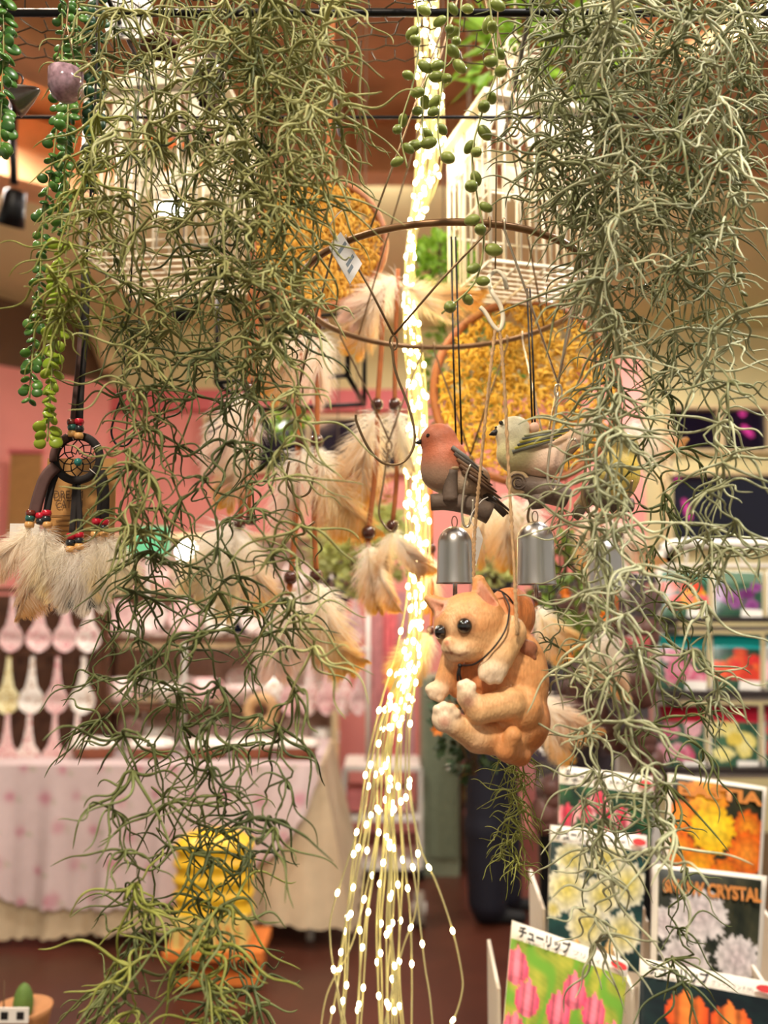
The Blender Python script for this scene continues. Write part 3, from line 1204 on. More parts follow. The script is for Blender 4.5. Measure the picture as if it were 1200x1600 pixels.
# ================================================================= crockery
M['china'] = mat('floral_china', (240, 222, 216), 0.18, var=0.05, coat=0.4)
def china(name, a, b, sc):
    m = bpy.data.materials.new(name)
    m.use_nodes = True
    nt = m.node_tree
    bs = nt.nodes['Principled BSDF']
    bs.inputs['Roughness'].default_value = 0.18
    tc = nt.nodes.new('ShaderNodeTexCoord')
    vo = nt.nodes.new('ShaderNodeTexVoronoi')
    vo.inputs['Scale'].default_value = sc
    oi = nt.nodes.new('ShaderNodeObjectInfo')
    ad = nt.nodes.new('ShaderNodeVectorMath')
    nt.links.new(tc.outputs['Object'], ad.inputs[0])
    nt.links.new(oi.outputs['Random'], ad.inputs[1])
    nt.links.new(ad.outputs[0], vo.inputs['Vector'])
    rp = nt.nodes.new('ShaderNodeValToRGB')
    rp.color_ramp.elements[0].position = 0.22
    rp.color_ramp.elements[0].color = lin(b) + (1,)
    rp.color_ramp.elements[1].position = 0.42
    rp.color_ramp.elements[1].color = lin(a) + (1,)
    nt.links.new(vo.outputs['Distance'], rp.inputs[0])
    nt.links.new(rp.outputs[0], bs.inputs['Base Color'])
    return m
CH = [china('rose_china', (240, 222, 214), (206, 110, 120), 55), china('blush_china', (236, 200, 196), (214, 130, 140), 60),
      china('white_china', (244, 236, 226), (190, 150, 120), 45), china('yellow_china', (238, 228, 180), (196, 160, 60), 50)]
CHN = ['rose-sprigged', 'blush pink', 'plain white', 'yellow-flowered']


def spoon_mesh(m):
    """hanging ladle-shaped china spoon: deep egg bowl at the bottom, tapering trough handle"""
    mb = MB()
    vs, fs = [], []
    n, sg = 22, 14
    for j in range(n + 1):
        t = j / n
        z = -0.25 * t
        if t < 0.55:
            w = 0.010 + 0.018 * (t / 0.55) ** 2
        else:
            q = (t - 0.55) / 0.45
            w = 0.028 + 0.027 * math.sin(math.pi * min(q * 0.95 + .02, 1)) if q < .5 else 0.055 * max(math.cos((q - .5) * math.pi), 0.02) ** .5
        dep = 0.010 + 0.022 * math.exp(-((t - .8) / .14) ** 2)
        for k in range(sg):
            a = 2 * math.pi * k / sg
            x, y = w * math.cos(a), dep * math.sin(a)
            if math.sin(a) < 0:
                y = y * (0.25 if t < .5 else -0.45 * math.exp(-((t - .8) / .12) ** 2) + .12)
            vs.append((x, y, z))
    for j in range(n):
        for k in range(sg):
            l = (k + 1) % sg
            fs.append((j * sg + k, j * sg + l, (j + 1) * sg + l, (j + 1) * sg + k))
    fs += [tuple(range(sg)), tuple(n * sg + k for k in range(sg - 1, -1, -1))]
    mb.add(vs, fs)
    return mb.mesh('china_spoon', m)


SP = [spoon_mesh(m) for m in CH]
rows = [(925, [20, 63, 104, 140], [1, 1, 1, 0]), (1021, [14, 51, 90, 131], [3, 2, 1, 2]), (1110, [12, 46, 86, 121], [1, 0, 1, 0])]
ordw = ['leftmost', 'second from left', 'third from left', 'rightmost']
M['darkwood'] = mat('dark_rack_wood', (92, 56, 36), 0.5, var=0.2, scale=15)
a0_, b0_ = P(-60, 930, 4.0), P(156, 1196, 4.0)
rkk = thing('spoon_rack', 'dark wooden rack holding the rows of china spoons', 'rack', Vector(((a0_.x + b0_.x) / 2, 4.02, tz + .012)))
for yy in (922, 1020, 1112, 1190):
    a, b = P(-60, yy, 4.0), P(156, yy, 4.0)
    mb = MB()
    mb.box(((a.x + b.x) / 2, 4.0, a.z), (b.x - a.x, .05, .02))
    mb.build('rail', M['darkwood'], rkk, False)
for xx in (-56, 152):
    a = P(xx, 915, 4.0)
    mb = MB()
    mb.box((a.x, 4.03, (a.z + tz + .012) / 2), (.025, .03, a.z - tz - .012))
    mb.build('upright', M['darkwood'], rkk, False)
mb = MB()
mb.box(((a0_.x + b0_.x) / 2, 4.08, (a0_.z + tz) / 2 + .01), (b0_.x - a0_.x, .02, a0_.z - tz - .02))
mb.build('back_panel', M['darkwood'], rkk, False)
rown = ['top', 'middle', 'bottom']
for ri_, (y0, xs, ks) in enumerate(rows):
    for i, x in enumerate(xs):
        c = P(x, y0 + 4, 3.94)
        o = inst('china_spoon', SP[ks[i]], None, c, (0, 0, random.Random(x + y0).uniform(-.2, .2)), 1.0)
        props(o, '%s china spoon, %s in the %s row of the left rack' % (CHN[ks[i]], ordw[i], rown[ri_]), 'spoon', 'china spoons on the left rack')
k = 0
for ri_, (y0, xs) in enumerate([(905, [470, 505, 535, 556]), (1016, [455, 484, 512, 540, 562])]):
    for i, x in enumerate(xs):
        c = P(x, y0, 3.7)
        o = inst('china_spoon', SP[(i + ri_) % 2], None, c, (0, 0, 0.9), 1.05)
        props(o, 'pink china spoon, %s on the %s rail left of the string lights' % (['first from left', 'second', 'third', 'fourth', 'last'][i if i < 4 else 4], ('upper', 'lower')[ri_]), 'spoon', 'china spoons beside the string lights')
mb = MB()
for y0 in (903, 1014):
    a, b = P(440, y0, 3.72), P(580, y0, 3.72)
    mb.tube([a, b], .008, 6)
cst = thing('spoon_hanger', 'metal two-rail hanger holding the pink spoons beside the string lights', 'hanger', P(510, 1196, 3.72))
mb.build('rail_pair', M['white'], cst)
mb = MB()
mb.tube([P(575, 900, 3.72), P(575, 1190, 3.72)], .01, 8)
mb.build('upright', M['white'], cst)


def bowl_mesh(m, r, h, foot=.4, th=.006):
    mb = MB()
    mb.lathe([(r * foot, 0), (r * foot, .006), (r * .75, h * .35), (r * .95, h * .75), (r, h), (r - th, h), (r * .9, h * .72), (r * .68, h * .35), (0.0005, .014)], (0, 0, 0), 22)
    return mb.mesh('bowl', m)
def mug_parts(m):
    mb = MB()
    mb.lathe([(0.0005, 0), (.036, 0), (.042, .02), (.043, .095), (.039, .095), (.037, .012), (.0005, .010)], (0, 0, 0), 20)
    hb = MB()
    hb.tube(smoothpath([(.041, 0, .08), (.07, 0, .078), (.075, 0, .045), (.06, 0, .022), (.040, 0, .02)], 5), .006, 8)
    return mb.mesh('mug_body', m), hb.mesh('mug_handle', m)
def plate_mesh(m, r):
    mb = MB()
    mb.lathe([(0.0005, 0), (r * .6, 0), (r * .7, .008), (r, .02), (r - .002, .024), (r * .68, .013), (.0005, .006)], (0, 0, 0), 26)
    return mb.mesh('plate', m)


BW = [bowl_mesh(m, .085, .075) for m in CH]
MG = [mug_parts(m) for m in CH]
PLt = [plate_mesh(m, .08) for m in CH]
# stepped shelf on the table
zs = tz + .012
shf = thing('stepped_shelf', 'dark wooden stepped shelf with crockery on the rose cloth', 'shelf', (P(300, 1196, 4.2).x, 4.3, zs))
for (yy, Yd) in ((1100, 4.12), (995, 4.26)):
    a, b = P(165, yy, Yd), P(440, yy, Yd)
    mb = MB()
    mb.box(((a.x + b.x) / 2, Yd, a.z - .012), (b.x - a.x, .22, .022))
    mb.build('step', M['darkwood'], shf, False)
    for x in (a.x + .02, b.x - .02):
        mb = MB()
        mb.box((x, Yd + .08, (a.z - .024 + zs) / 2), (.025, .025, a.z - .024 - zs))
        mb.build('support', M['darkwood'], shf, False)
# plates standing on the upper step, bowls and mugs on the lower, dishes on the cloth
for i, (px, k) in enumerate([(185, 1), (235, 0), (288, 1), (345, 2), (400, 0)]):
    Yd = 4.28
    c = P(px, 993, Yd)
    o = inst('plate', PLt[k], None, c + Vector((0, 0, .085)), (math.radians(80), 0, 0), 1.0)
    props(o, '%s china plate standing on the upper step, %s' % (CHN[k], ['far left', 'second along', 'middle one', 'fourth along', 'far right'][i]), 'plate', 'plates on the stepped shelf')
for i, (px, k) in enumerate([(190, 0), (262, 2), (318, 1), (378, 0), (425, 2)]):
    c = P(px, 1098, 4.1)
    if i % 2 == 0:
        r = thing('china_mug', '%s china mug on the lower step, %s' % (CHN[k], ['at the left end', '', 'in the middle', '', 'at the right end'][i]), 'mug', c, 'mugs on the stepped shelf')
        inst('mug_body', MG[k][0], r, c, (0, 0, 0), 1.15)
        inst('handle', MG[k][1], r, c, (0, 0, .5), 1.15)
    else:
        o = inst('bowl', BW[k], None, c, (0, 0, 0), 1.0)
        props(o, '%s china bowl on the lower step, %s' % (CHN[k], 'left of centre' if i == 1 else 'right of centre'), 'bowl', 'bowls on the stepped shelf')
M['terracotta'] = mat('brown_glaze', (150, 88, 58), 0.35, var=0.15)
dsh = MB()
dsh.lathe([(.0005, 0), (.07, 0), (.085, .05), (.09, .055), (.08, .052), (.0005, .05)], (0, 0, 0), 24, scl=(1.15, .8))
DISH = dsh.mesh('dish_base', M['terracotta'])
dsh = MB()
dsh.lathe([(.093, .05), (.094, .058), (.07, .078), (.03, .085), (.0005, .087)], (0, 0, 0), 24, scl=(1.15, .8))
LID = dsh.mesh('dish_lid', CH[2])
for i, (px, w) in enumerate([(146, 'leftmost, next to the spoon rack'), (235, 'second from left on the rose cloth'), (322, 'behind the hanging moss, centre of the table'), (395, 'second from the right table corner'), (462, 'rightmost, at the table corner')]):
    c = P(px, 1192, 3.93)
    c.z = zs
    r = thing('oval_dish', 'brown oval dish with white lid, ' + w, 'dish', c, 'oval dishes along the table edge')
    inst('base', DISH, r, c, (0, 0, 0), 1.0)
    inst('lid', LID, r, c, (0, 0, 0), 1.0)
# round tan wreath-like ring on the crockery
c = P(408, 1118, 3.96)
mb = MB()
mb.tube([c + Vector((.055 * math.cos(t), .0, .055 * math.sin(t) + .02)) for t in [k * math.pi / 10 for k in range(20)]], .024, 10, closed=True)
mb.build('wooden_ring', mat('tan_wood', (200, 160, 112), 0.6), None, loc=c, label='small round tan wooden ring leaning above the oval dishes', cat='ring')

# cream hutch behind the table, full of crockery and folded cloths
Yh = 4.85
ha, hb = P(150, 838, Yh), P(524, 1190, Yh)
hu = thing('display_hutch', 'cream open-shelved hutch with crockery behind the draped table', 'shelf unit', ((ha.x + hb.x) / 2, Yh, 0))
mb = MB(); mb.box(((ha.x + hb.x) / 2, Yh + .16, ha.z / 2), (hb.x - ha.x, .02, ha.z)); mb.build('back_panel', mat('blush_panel', (232, 200, 190), .6), hu, False)
for x in (ha.x, hb.x):
    mb = MB(); mb.box((x, Yh, ha.z / 2), (.025, .32, ha.z)); mb.build('side_panel', M['frame'], hu, False)
hz = [P(300, y, Yh - .1).z for y in (838, 925, 1010, 1095, 1178)]
for z in hz:
    mb = MB(); mb.box(((ha.x + hb.x) / 2, Yh, z), (hb.x - ha.x - .02, .31, .018)); mb.build('shelf', M['frame'], hu, False)
ORDN = ['first', 'second', 'third', 'fourth', 'fifth', 'sixth', 'seventh', 'eighth', 'ninth', 'tenth']
hr = random.Random(8)
for ri_, z in enumerate(hz[1:]):
    nn = 9
    for i in range(nn):
        x = ha.x + .07 + (hb.x - ha.x - .14) * i / (nn - 1)
        c = Vector((x, Yh - .04, z + .010))
        k = hr.randrange(3)
        lv = ['top', 'second', 'third', 'lowest'][ri_]
        q = (i + ri_) % 3
        if q == 0:
            o = inst('bowl', BW[k], None, c, (0, 0, 0), .85)
            props(o, '%s bowl, %s item on the %s hutch shelf' % (CHN[k], ORDN[i], lv), 'bowl', 'crockery in the cream hutch')
        elif q == 1:
            o = inst('plate', PLt[k], None, c + Vector((0, .05, .085)), (math.radians(80), 0, 0), 1.0)
            props(o, '%s standing plate, %s item on the %s hutch shelf' % (CHN[k], ORDN[i], lv), 'plate', 'crockery in the cream hutch')
        else:
            r = thing('china_mug', '%s mug, %s item on the %s hutch shelf' % (CHN[k], ORDN[i], lv), 'mug', c, 'crockery in the cream hutch')
            inst('mug_body', MG[k][0], r, c, (0, 0, 0), 1.2)
            inst('handle', MG[k][1], r, c, (0, 0, .3), 1.2)

# bright bulb glare and teal card behind the moss
c = P(292, 862, 4.61)
r = thing('globe_lamp', 'bright white globe lamp glaring behind the hanging moss', 'lamp', c - Vector((0, 0, .12)))
mb = MB(); mb.sphere(c, .055, 16, 10); mb.build('globe', M['lamp'], r)
mb = MB(); mb.tube([c - Vector((0, 0, .1)), Vector((c.x, c.y, 0.0))], .012, 8); mb.build('pole', M['white'], r)
mb = MB(); mb.lathe([(.0005, .03), (.05, .02), (.055, 0), (.0005, 0)], (c.x, c.y, 0), 20); mb.build('foot', M['white'], r)
mb = MB(); mb.lathe([(.03, -.14), (.035, -.12), (.02, -.06), (.024, -.045)], c, 14); mb.build('socket', M['white'], r)
c = P(232, 845, 4.3)
mb = MB(); mb.box(c, (.2, .012, .14), rz=.1)
r = thing('price_card', 'mint green price card on a thin rod behind the moss above the spoons', 'card', Vector((c.x, c.y, tz)))
mb.build('card', mat('mint_card', (110, 214, 160), 0.5), r, False)
mb = MB(); mb.tube([c - Vector((0, -.01, 0)), Vector((c.x, c.y + .01, tz))], .006, 6); mb.build('holder_rod', M['white'], r)
c = P(385, 925, 4.4)
mb = MB()
mb.lathe([(.0005, -.2), (.09, -.2), (.12, -.1), (.11, .05), (.06, .12), (.05, .17), (.062, .19), (.05, .185)], c, 20)
mb.build('blue_vase', mat('navy_glaze', (40, 54, 92), 0.25, var=.1), None, loc=c - Vector((0, 0, .2)), label='dark blue glazed vase behind the feathers on the left', cat='vase')

# pink hanging cloths right of the spoons
for i, (x0, x1, cl) in enumerate([(580, 598, (214, 150, 150)), (598, 622, (226, 116, 120)), (620, 648, (196, 140, 144))]):
    mb = MB()
    vs, fs = [], []
    Y = 3.95
    for j in range(15):
        y = 925 + 255 * j / 14
        for k in range(9):
            x = x0 + (x1 - x0) * k / 8
            p = P(x, y, Y)
            vs.append((p.x, Y + .02 * math.sin(k * 1.6 + i) * (0.4 + j / 14), p.z))
    for j in range(14):
        for k in range(8):
            a = j * 9 + k
            fs.append((a, a + 1, a + 10, a + 9))
    n0 = len(vs)
    vs += [(a, b + .006, c_) for a, b, c_ in vs]
    fs += [tuple(n0 + q for q in f[::-1]) for f in fs]
    mb.add(vs, fs)
    mb.build('hanging_towel', mat('pink_towel', cl, 0.9, var=.2, scale=30), None, loc=P((x0 + x1) / 2, 1180, Y),
             label=['dusty pink towel hanging nearest the pink spoons', 'coral pink towel hanging in the middle left of the string lights', 'mauve towel hanging behind the string lights'][i], cat='towel', group='hanging pink towels')
# white trolley with boxes
tr = thing('shelf_trolley', 'white low shelf trolley right of the draped table', 'trolley', Vector((P(590, 1300, 4.8).x, 4.8, 0)))
xa, xb = P(540, 1200, 4.8).x, P(655, 1200, 4.8).x
for yy in (1192, 1268, 1340):
    z = P(590, yy, 4.8).z
    mb = MB(); mb.box(((xa + xb) / 2, 4.8, z), (xb - xa, .35, .025)); mb.build('shelf', M['white'], tr, False)
for x in (xa, xb):
    for y in (4.64, 4.96):
        z = P(590, 1192, 4.8).z
        mb = MB(); mb.box((x, y, (z + .04) / 2), (.02, .02, z - .04)); mb.build('post', M['white'], tr, False)
        mb = MB(); mb.tube([(x - .012, y, .03), (x + .012, y, .03)], .03, 12); mb.build('caster', M['black'], tr)
for i, (px, cl) in enumerate([(556, (206, 120, 120)), (590, (190, 90, 96)), (626, (214, 160, 150))]):
    c = P(px, 1262, 4.76)
    mb = MB(); mb.box(c + Vector((0, 0, .055)), (.09, .2, .1)); mb.build('gift_box', mat('pink_box', cl, .6), None, False, loc=c, label=['dusty rose gift box, left on the trolley', 'crimson gift box, middle on the trolley', 'pale peach gift box, right on the trolley'][i], cat='box', group='gift boxes on the trolley')
# grey-green cabinet and yellow goods behind the person
x0, x1 = P(660, 1100, 4.7).x, P(716, 1100, 4.7).x
z1 = P(690, 1060, 4.7).z
cb = thing('cabinet', 'pale grey-green cabinet between the string lights and the person', 'cabinet', ((x0 + x1) / 2, 4.9, 0))
mb = MB(); mb.box(((x0 + x1) / 2, 4.9, z1 / 2), (x1 - x0, .4, z1)); mb.build('body', mat('sage_paint', (138, 146, 122), .6), cb, False)
mb = MB(); mb.box(((x0 + x1) / 2, 4.69, z1 * .5), (x1 - x0 - .04, .02, z1 * .8)); d = mb.build('door', mat('sage_paint_dark', (118, 128, 104), .6), cb, False)
mb = MB(); mb.sphere((x1 - .05, 4.67, z1 * .55), .015); mb.build('knob', M['white'], d)
sh2 = thing('goods_shelf', 'low dark shelf with yellow rolls behind the person', 'shelf', (P(754, 1300, 5.0).x, 5.0, 0))
for yy in (1160, 1252, 1330):
    a, b = P(718, yy, 5.0), P(790, yy, 5.0)
    mb = MB(); mb.box(((a.x + b.x) / 2, 5.0, a.z), (b.x - a.x, .3, .02)); mb.build('shelf_board', M['darkwood'], sh2, False)
a = P(718, 1160, 5.0)
mb = MB(); mb.box((a.x, 5.0, a.z / 2), (.02, .3, a.z)); mb.build('side_panel', M['darkwood'], sh2, False)
for i in range(6):
    c = P(728 + (i % 2) * 16, 1242 - (i // 2) * 17, 4.93)
    mb = MB(); mb.tube([c + Vector((0, -.08, 0)), c + Vector((0, .1, 0))], .028, 10)
    mb.build('yarn_roll', mat('yellow_yarn', (170, 140, 50), .9, var=.2), None, loc=c, label='mustard yellow roll on the dark shelf, %s of the %s layer' % (('left', 'right')[i % 2], ('bottom', 'middle', 'top')[i // 2]), cat='roll', group='yellow rolls on the dark shelf')
# grey globe on the floor
c = P(655, 1428, 4.0); c.z = .07
r = thing('trolley_wheel', 'pale grey wheel standing on the floor below the trolley', 'wheel', Vector((c.x, c.y, 0)))
mb = MB(); mb.tube([c + Vector((-.02, 0, 0)), c + Vector((.02, 0, 0))], .07, 20); mb.build('tyre', mat('grey_rubber', (140, 130, 116), .6), r)
mb = MB(); mb.tube([c + Vector((-.03, 0, 0)), c + Vector((.03, 0, 0))], .025, 12); mb.build('hub', M['white'], r)

# tan board on the left wall
a, b = P(12, 838, 4.98), P(66, 706, 4.98)
bd = thing('notice_board', 'tan board with pink top edge behind the small dreamcatcher', 'board', Vector(((a.x + b.x) / 2, 4.98, a.z)))
mb = MB(); mb.box(((a.x + b.x) / 2, 4.98, (a.z + b.z) / 2), (b.x - a.x, .02, b.z - a.z)); mb.build('panel', mat('tan_board', (176, 128, 72), .7, var=.1), bd, False)
mb = MB(); mb.box(((a.x + b.x) / 2, 4.975, b.z), (b.x - a.x + .02, .04, .024)); mb.build('top_edge', M['pinkdeep'], bd, False)

# ================================================================= the person
fr = PX(770, 1150, 4.1)
pr = thing('person', 'person in dark navy jacket and wide dark trousers standing beyond the kitten', 'person', Vector((fr.w(770, 1150).x, 4.1, 0)))
floor_y = fr.py + fr.o.z / fr.s          # pixel row of the floor in this frame
JK, TR, SH, SK, HR = (20, 20, 32), (14, 15, 32), (18, 18, 20), (214, 164, 134), (20, 16, 16)
fy = floor_y
H = (fy - 885)
def yy(t): return fy - H * t
prims = [('e', (784, yy(.93), 0), (27, 35, 25), SK), ('c', (778, yy(.88), 0, 13), (774, yy(.83), 0, 15), SK),
         ('e', (812, yy(.925), 0), (5, 6, 4), SK), ('e', (800, yy(.895), 0), (11, 8, 12), SK),
         ('c', (774, yy(.795), -46, 20), (774, yy(.795), 46, 20), JK), ('c', (772, yy(.78), 0, 40), (768, yy(.60), 0, 40), JK),
         ('c', (768, yy(.60), 14, 36), (764, yy(.47), 14, 42), JK), ('c', (768, yy(.60), -14, 36), (764, yy(.47), -14, 42), JK),
         ('c', (774, yy(.79), 56, 18), (766, yy(.62), 62, 15), JK), ('c', (766, yy(.62), 62, 15), (802, yy(.52), 52, 11), JK),
         ('c', (774, yy(.79), -56, 18), (770, yy(.62), -62, 15), JK), ('c', (770, yy(.62), -62, 15), (806, yy(.53), -50, 11), JK),
         ('c', (762, yy(.47), 22, 36), (756, yy(.26), 24, 33), TR), ('c', (756, yy(.26), 24, 33), (756, yy(.06), 24, 29), TR),
         ('c', (774, yy(.47), -22, 36), (782, yy(.26), -24, 33), TR), ('c', (782, yy(.26), -24, 33), (786, yy(.06), -24, 29), TR),
         ('c', (748, yy(.022), 24, 12), (806, yy(.018), 28, 9), SH), ('c', (776, yy(.022), -24, 12), (832, yy(.018), -28, 9), SH)]
for sgn, hx, hy in ((1, 806, yy(.515)), (-1, 810, yy(.525))):
    z = 50 * sgn
    prims.append(('e', (hx + 4, hy + 4, z), (10, 8, 6), SK))
    for q in range(4):
        prims.append(('c', (hx + 9, hy + 2 + q * 3, z, 2.6), (hx + 19 - abs(q - 1.3), hy + 8 + q * 4, z, 2.0), SK))
    prims.append(('c', (hx + 2, hy - 2, z, 2.8), (hx + 12, hy - 6, z + 2 * sgn, 2.2), SK))
V, Q, col = blob(prims, [], 4.0, 7.0, cs=2.5)
M['skin'] = mat('person_surface', attr=True, rough=0.7, var=0.06)
skin_object('body', fr.arr(V), Q, col, M['skin'], pr)
V, Q, col = blob([('e', (779, yy(.942), 0), (31, 35, 29), HR), ('e', (764, yy(.915), 0), (20, 34, 25), HR), ('e', (795, yy(.975), 0), (20, 14, 24), HR)], [('e', (812, yy(.91), 0), (20, 30, 20), HR)], 4.0, 6.0)
skin_object('hair', fr.arr(V), Q, col, M['skin'], pr)
for z in (11, -11):
    mb = MB(); mb.sphere(fr.w(808, yy(.937), z), 3.2 * fr.s, 8, 6); mb.build('eye', M['ink'], pr)
mb = MB(); mb.sphere(fr.w(784, yy(.925), 25), (4 * fr.s, 2 * fr.s, 7 * fr.s), 8, 6); mb.build('ear', M['skin2'] if 'skin2' in M else mat('ear_skin', SK, .6), pr)

# ================================================================= greenery behind
M['leafbright'] = mat('bright_leaf', (112, 158, 40), 0.5, var=0.3, scale=60, transl=0.3, rgb2=(150, 186, 66))
M['leafmid'] = mat('mid_leaf', (84, 120, 44), 0.5, var=0.3, scale=60, transl=0.25, rgb2=(140, 160, 70))
M['leafpale'] = mat('pale_bloom', (214, 214, 150), 0.7, var=0.15, scale=40, transl=0.35, rgb2=(190, 200, 120))
M['purple'] = mat('dried_purple', (112, 86, 110), 0.8, var=0.3, scale=60)
M['orangeflower'] = mat('orange_petal', (230, 130, 40), 0.6, var=0.15, transl=0.2)
M['twig'] = mat('brown_twig', (96, 74, 50), 0.8, var=0.2)


def leaf_into(mb, c, d, L, W, rng, curl=0.25):
    d = d.normalized()
    a = d.orthogonal().normalized()
    a = Matrix.Rotation(rng.uniform(0, 6.28), 3, d) @ a
    n = d.cross(a)
    p = [c, c + d * L * .45 + a * W + n * (curl * L * .12), c + d * L + n * (-curl * L * .2), c + d * L * .45 - a * W + n * (curl * L * .12), c + d * L * .5 - n * (curl * L * .05)]
    mb.add(p, [(0, 1, 4), (1, 2, 4), (2, 3, 4), (3, 0, 4)])


def bush(name, label, cat, px, py, Y, rx, ry, rz, n, L, W, m, seed, flowers=0, fm=None, stem_up=True, kindname='foliage'):
    rng = random.Random(seed)
    s = S(px, py, Y)
    c = P(px, py, Y)
    r = thing(name, label, cat, c - Vector((0, 0, ry * s)))
    mb = MB()
    for _ in range(n):
        while True:
            q = Vector((rng.uniform(-1, 1), rng.uniform(-1, 1), rng.uniform(-1, 1)))
            if q.length < 1:
                break
        pos = c + Vector((q.x * rx * s, q.y * rz * s, q.z * ry * s))
        d = q.normalized() + Vector((rng.uniform(-1, 1), rng.uniform(-1, 1), rng.uniform(-1, 1))) * .8
        leaf_into(mb, pos, d, L * s * rng.uniform(.7, 1.3), W * s * rng.uniform(.7, 1.2), rng)
    o = mb.build(kindname, m, r, False, kind='stuff')
    mb = MB()
    for k in range(6):
        e = c + Vector((rng.uniform(-.6, .6) * rx * s, rng.uniform(-.6, .6) * rz * s, rng.uniform(-.5, .5) * ry * s))
        b = c + Vector((rng.uniform(-.1, .1) * rx * s, 0, (ry if stem_up else -ry) * s))
        mb.tube([b, (b + e) / 2 + Vector((rng.uniform(-.1, .1) * rx * s, 0, 0)), e], 2.0 * s, 5)
    mb.tube([c + Vector((0, 0, 0)), c + Vector((.003, 0, ry * s)), Vector((c.x + .01, c.y, 3.26))], .0012, 4)
    mb.build('stem', M['twig'], r)
    for k in range(flowers):
        f = MB()
        pos = c + Vector((rng.uniform(-1, 1) * rx * s, -rz * s * .9, rng.uniform(-1, 1) * ry * s))
        for j in range(6):
            t = j * math.pi / 3
            leaf_into(f, pos, Vector((math.cos(t), -.4, math.sin(t))), 12 * s, 5 * s, rng)
        f.build('flower', fm, r, False)
    return r


bush('leafy_garland', 'bright green curly-leaved plant behind the string lights', 'plant', 690, 425, 1.45, 52, 60, 40, 420, 16, 7, M['leafbright'], 1)
bush('leafy_garland', 'green vine hanging behind the yellow woven hoop', 'plant', 735, 590, 1.5, 75, 110, 40, 320, 22, 7, M['leafmid'], 2)
bush('leafy_garland', 'long-bladed green plant above the right bird cage', 'plant', 850, 70, 1.35, 120, 80, 50, 150, 60, 9, M['leafbright'], 3)
bush('flowering_plant', 'green plant with orange flowers below the bells', 'plant', 885, 925, 1.35, 55, 95, 40, 200, 22, 8, M['leafmid'], 4, 6, M['orangeflower'])
bush('flowering_plant', 'dark green plant with orange flowers low behind the kitten', 'plant', 735, 1120, 1.5, 60, 90, 40, 260, 20, 7, mat('dark_leaf', (40, 62, 26), .6, var=.3), 5, 5, M['orangeflower'], False)
bush('hydrangea_head', 'pale green hydrangea head behind the hanging feathers', 'flower', 565, 855, 1.75, 82, 72, 50, 800, 15, 8, M['leafpale'], 6, stem_up=False, kindname='petals')
bush('hydrangea_head', 'pale yellow hydrangea head between the first two bells', 'flower', 770, 850, 1.6, 52, 62, 40, 420, 15, 8, M['leafpale'], 8, stem_up=False, kindname='petals')
bush('dried_flower', 'purple dried flower cluster above the pink spoons', 'flower', 524, 905, 1.9, 24, 52, 24, 260, 11, 5, M['purple'], 7, stem_up=False, kindname='petals')
bush('dried_flower', 'tan dried grass tuft behind the left feathers', 'flower', 555, 770, 1.8, 50, 50, 30, 260, 26, 3, mat('tan_grass', (196, 150, 70), .8, var=.2, transl=.3), 9, stem_up=False, kindname='petals')
bush('leafy_sprig', 'light green sprig between the window and the feather cords', 'plant', 450, 650, 1.8, 22, 36, 14, 60, 16, 6, M['leafbright'], 10)

# ================================================================= overhead wire grid
zg = P(650, 20, .72).z
gr = thing('overhead_grid', 'black wire grid with chicken wire overhead that everything hangs from', 'wire grid', (0, .78, zg))
for (y, x0, x1) in ((.72, -.5, .5), (.885, -.5, .42), (.56, -.5, .5)):
    mb = MB()
    mb.tube([(x0, y, zg), (x1, y, zg)], 0.0034 if y < .8 else .0018, 8)
    mb.build('cross_rod', M['black'], gr)
for x in (-.47, -.24, -.06, .12, .30, .47):
    mb = MB()
    mb.tube([(x, .50, zg + .005), (x + .012, .93, zg + .005)], 0.0022, 6)
    mb.build('long_rod', M['black'], gr)
M['wire'] = mat('galvanised_wire', (86, 76, 58), 0.4, metal=.5, var=.2)
mb = MB()
hx = 0.021
rng = random.Random(3)
node = {}
def nd(x, y):
    k = (round(x, 4), round(y, 4))
    if k not in node:
        node[k] = Vector((x + rng.uniform(-.003, .003), y + rng.uniform(-.003, .003), zg + .006 + .012 * math.sin(x * 17 + y * 9) + rng.uniform(-.002, .002)))
    return node[k]
for i in range(-22, 23):
    for j in range(0, 13):
        cx = i * hx
        cy = .54 + j * hx * 1.5 * .58 * 1.2 + 0
        cx += (j % 2) * hx / 2
        w = hx / 2
        h1 = hx * .32
        a, b, c_ = nd(cx - w, cy + h1), nd(cx, cy + h1 * 1.63 + .0), nd(cx + w, cy + h1)
        d_ = nd(cx - w, cy - h1)
        for p, q in ((a, b), (b, c_), (a, d_)):
            mb.tube([p, q], .0008, 3, caps=False)
mb.build('chicken_wire', M['wire'], gr, kind='stuff')

# ================================================================= white bird cages
M['cage'] = mat('cream_white_metal', (240, 230, 208), 0.35, var=0.06, scale=60)


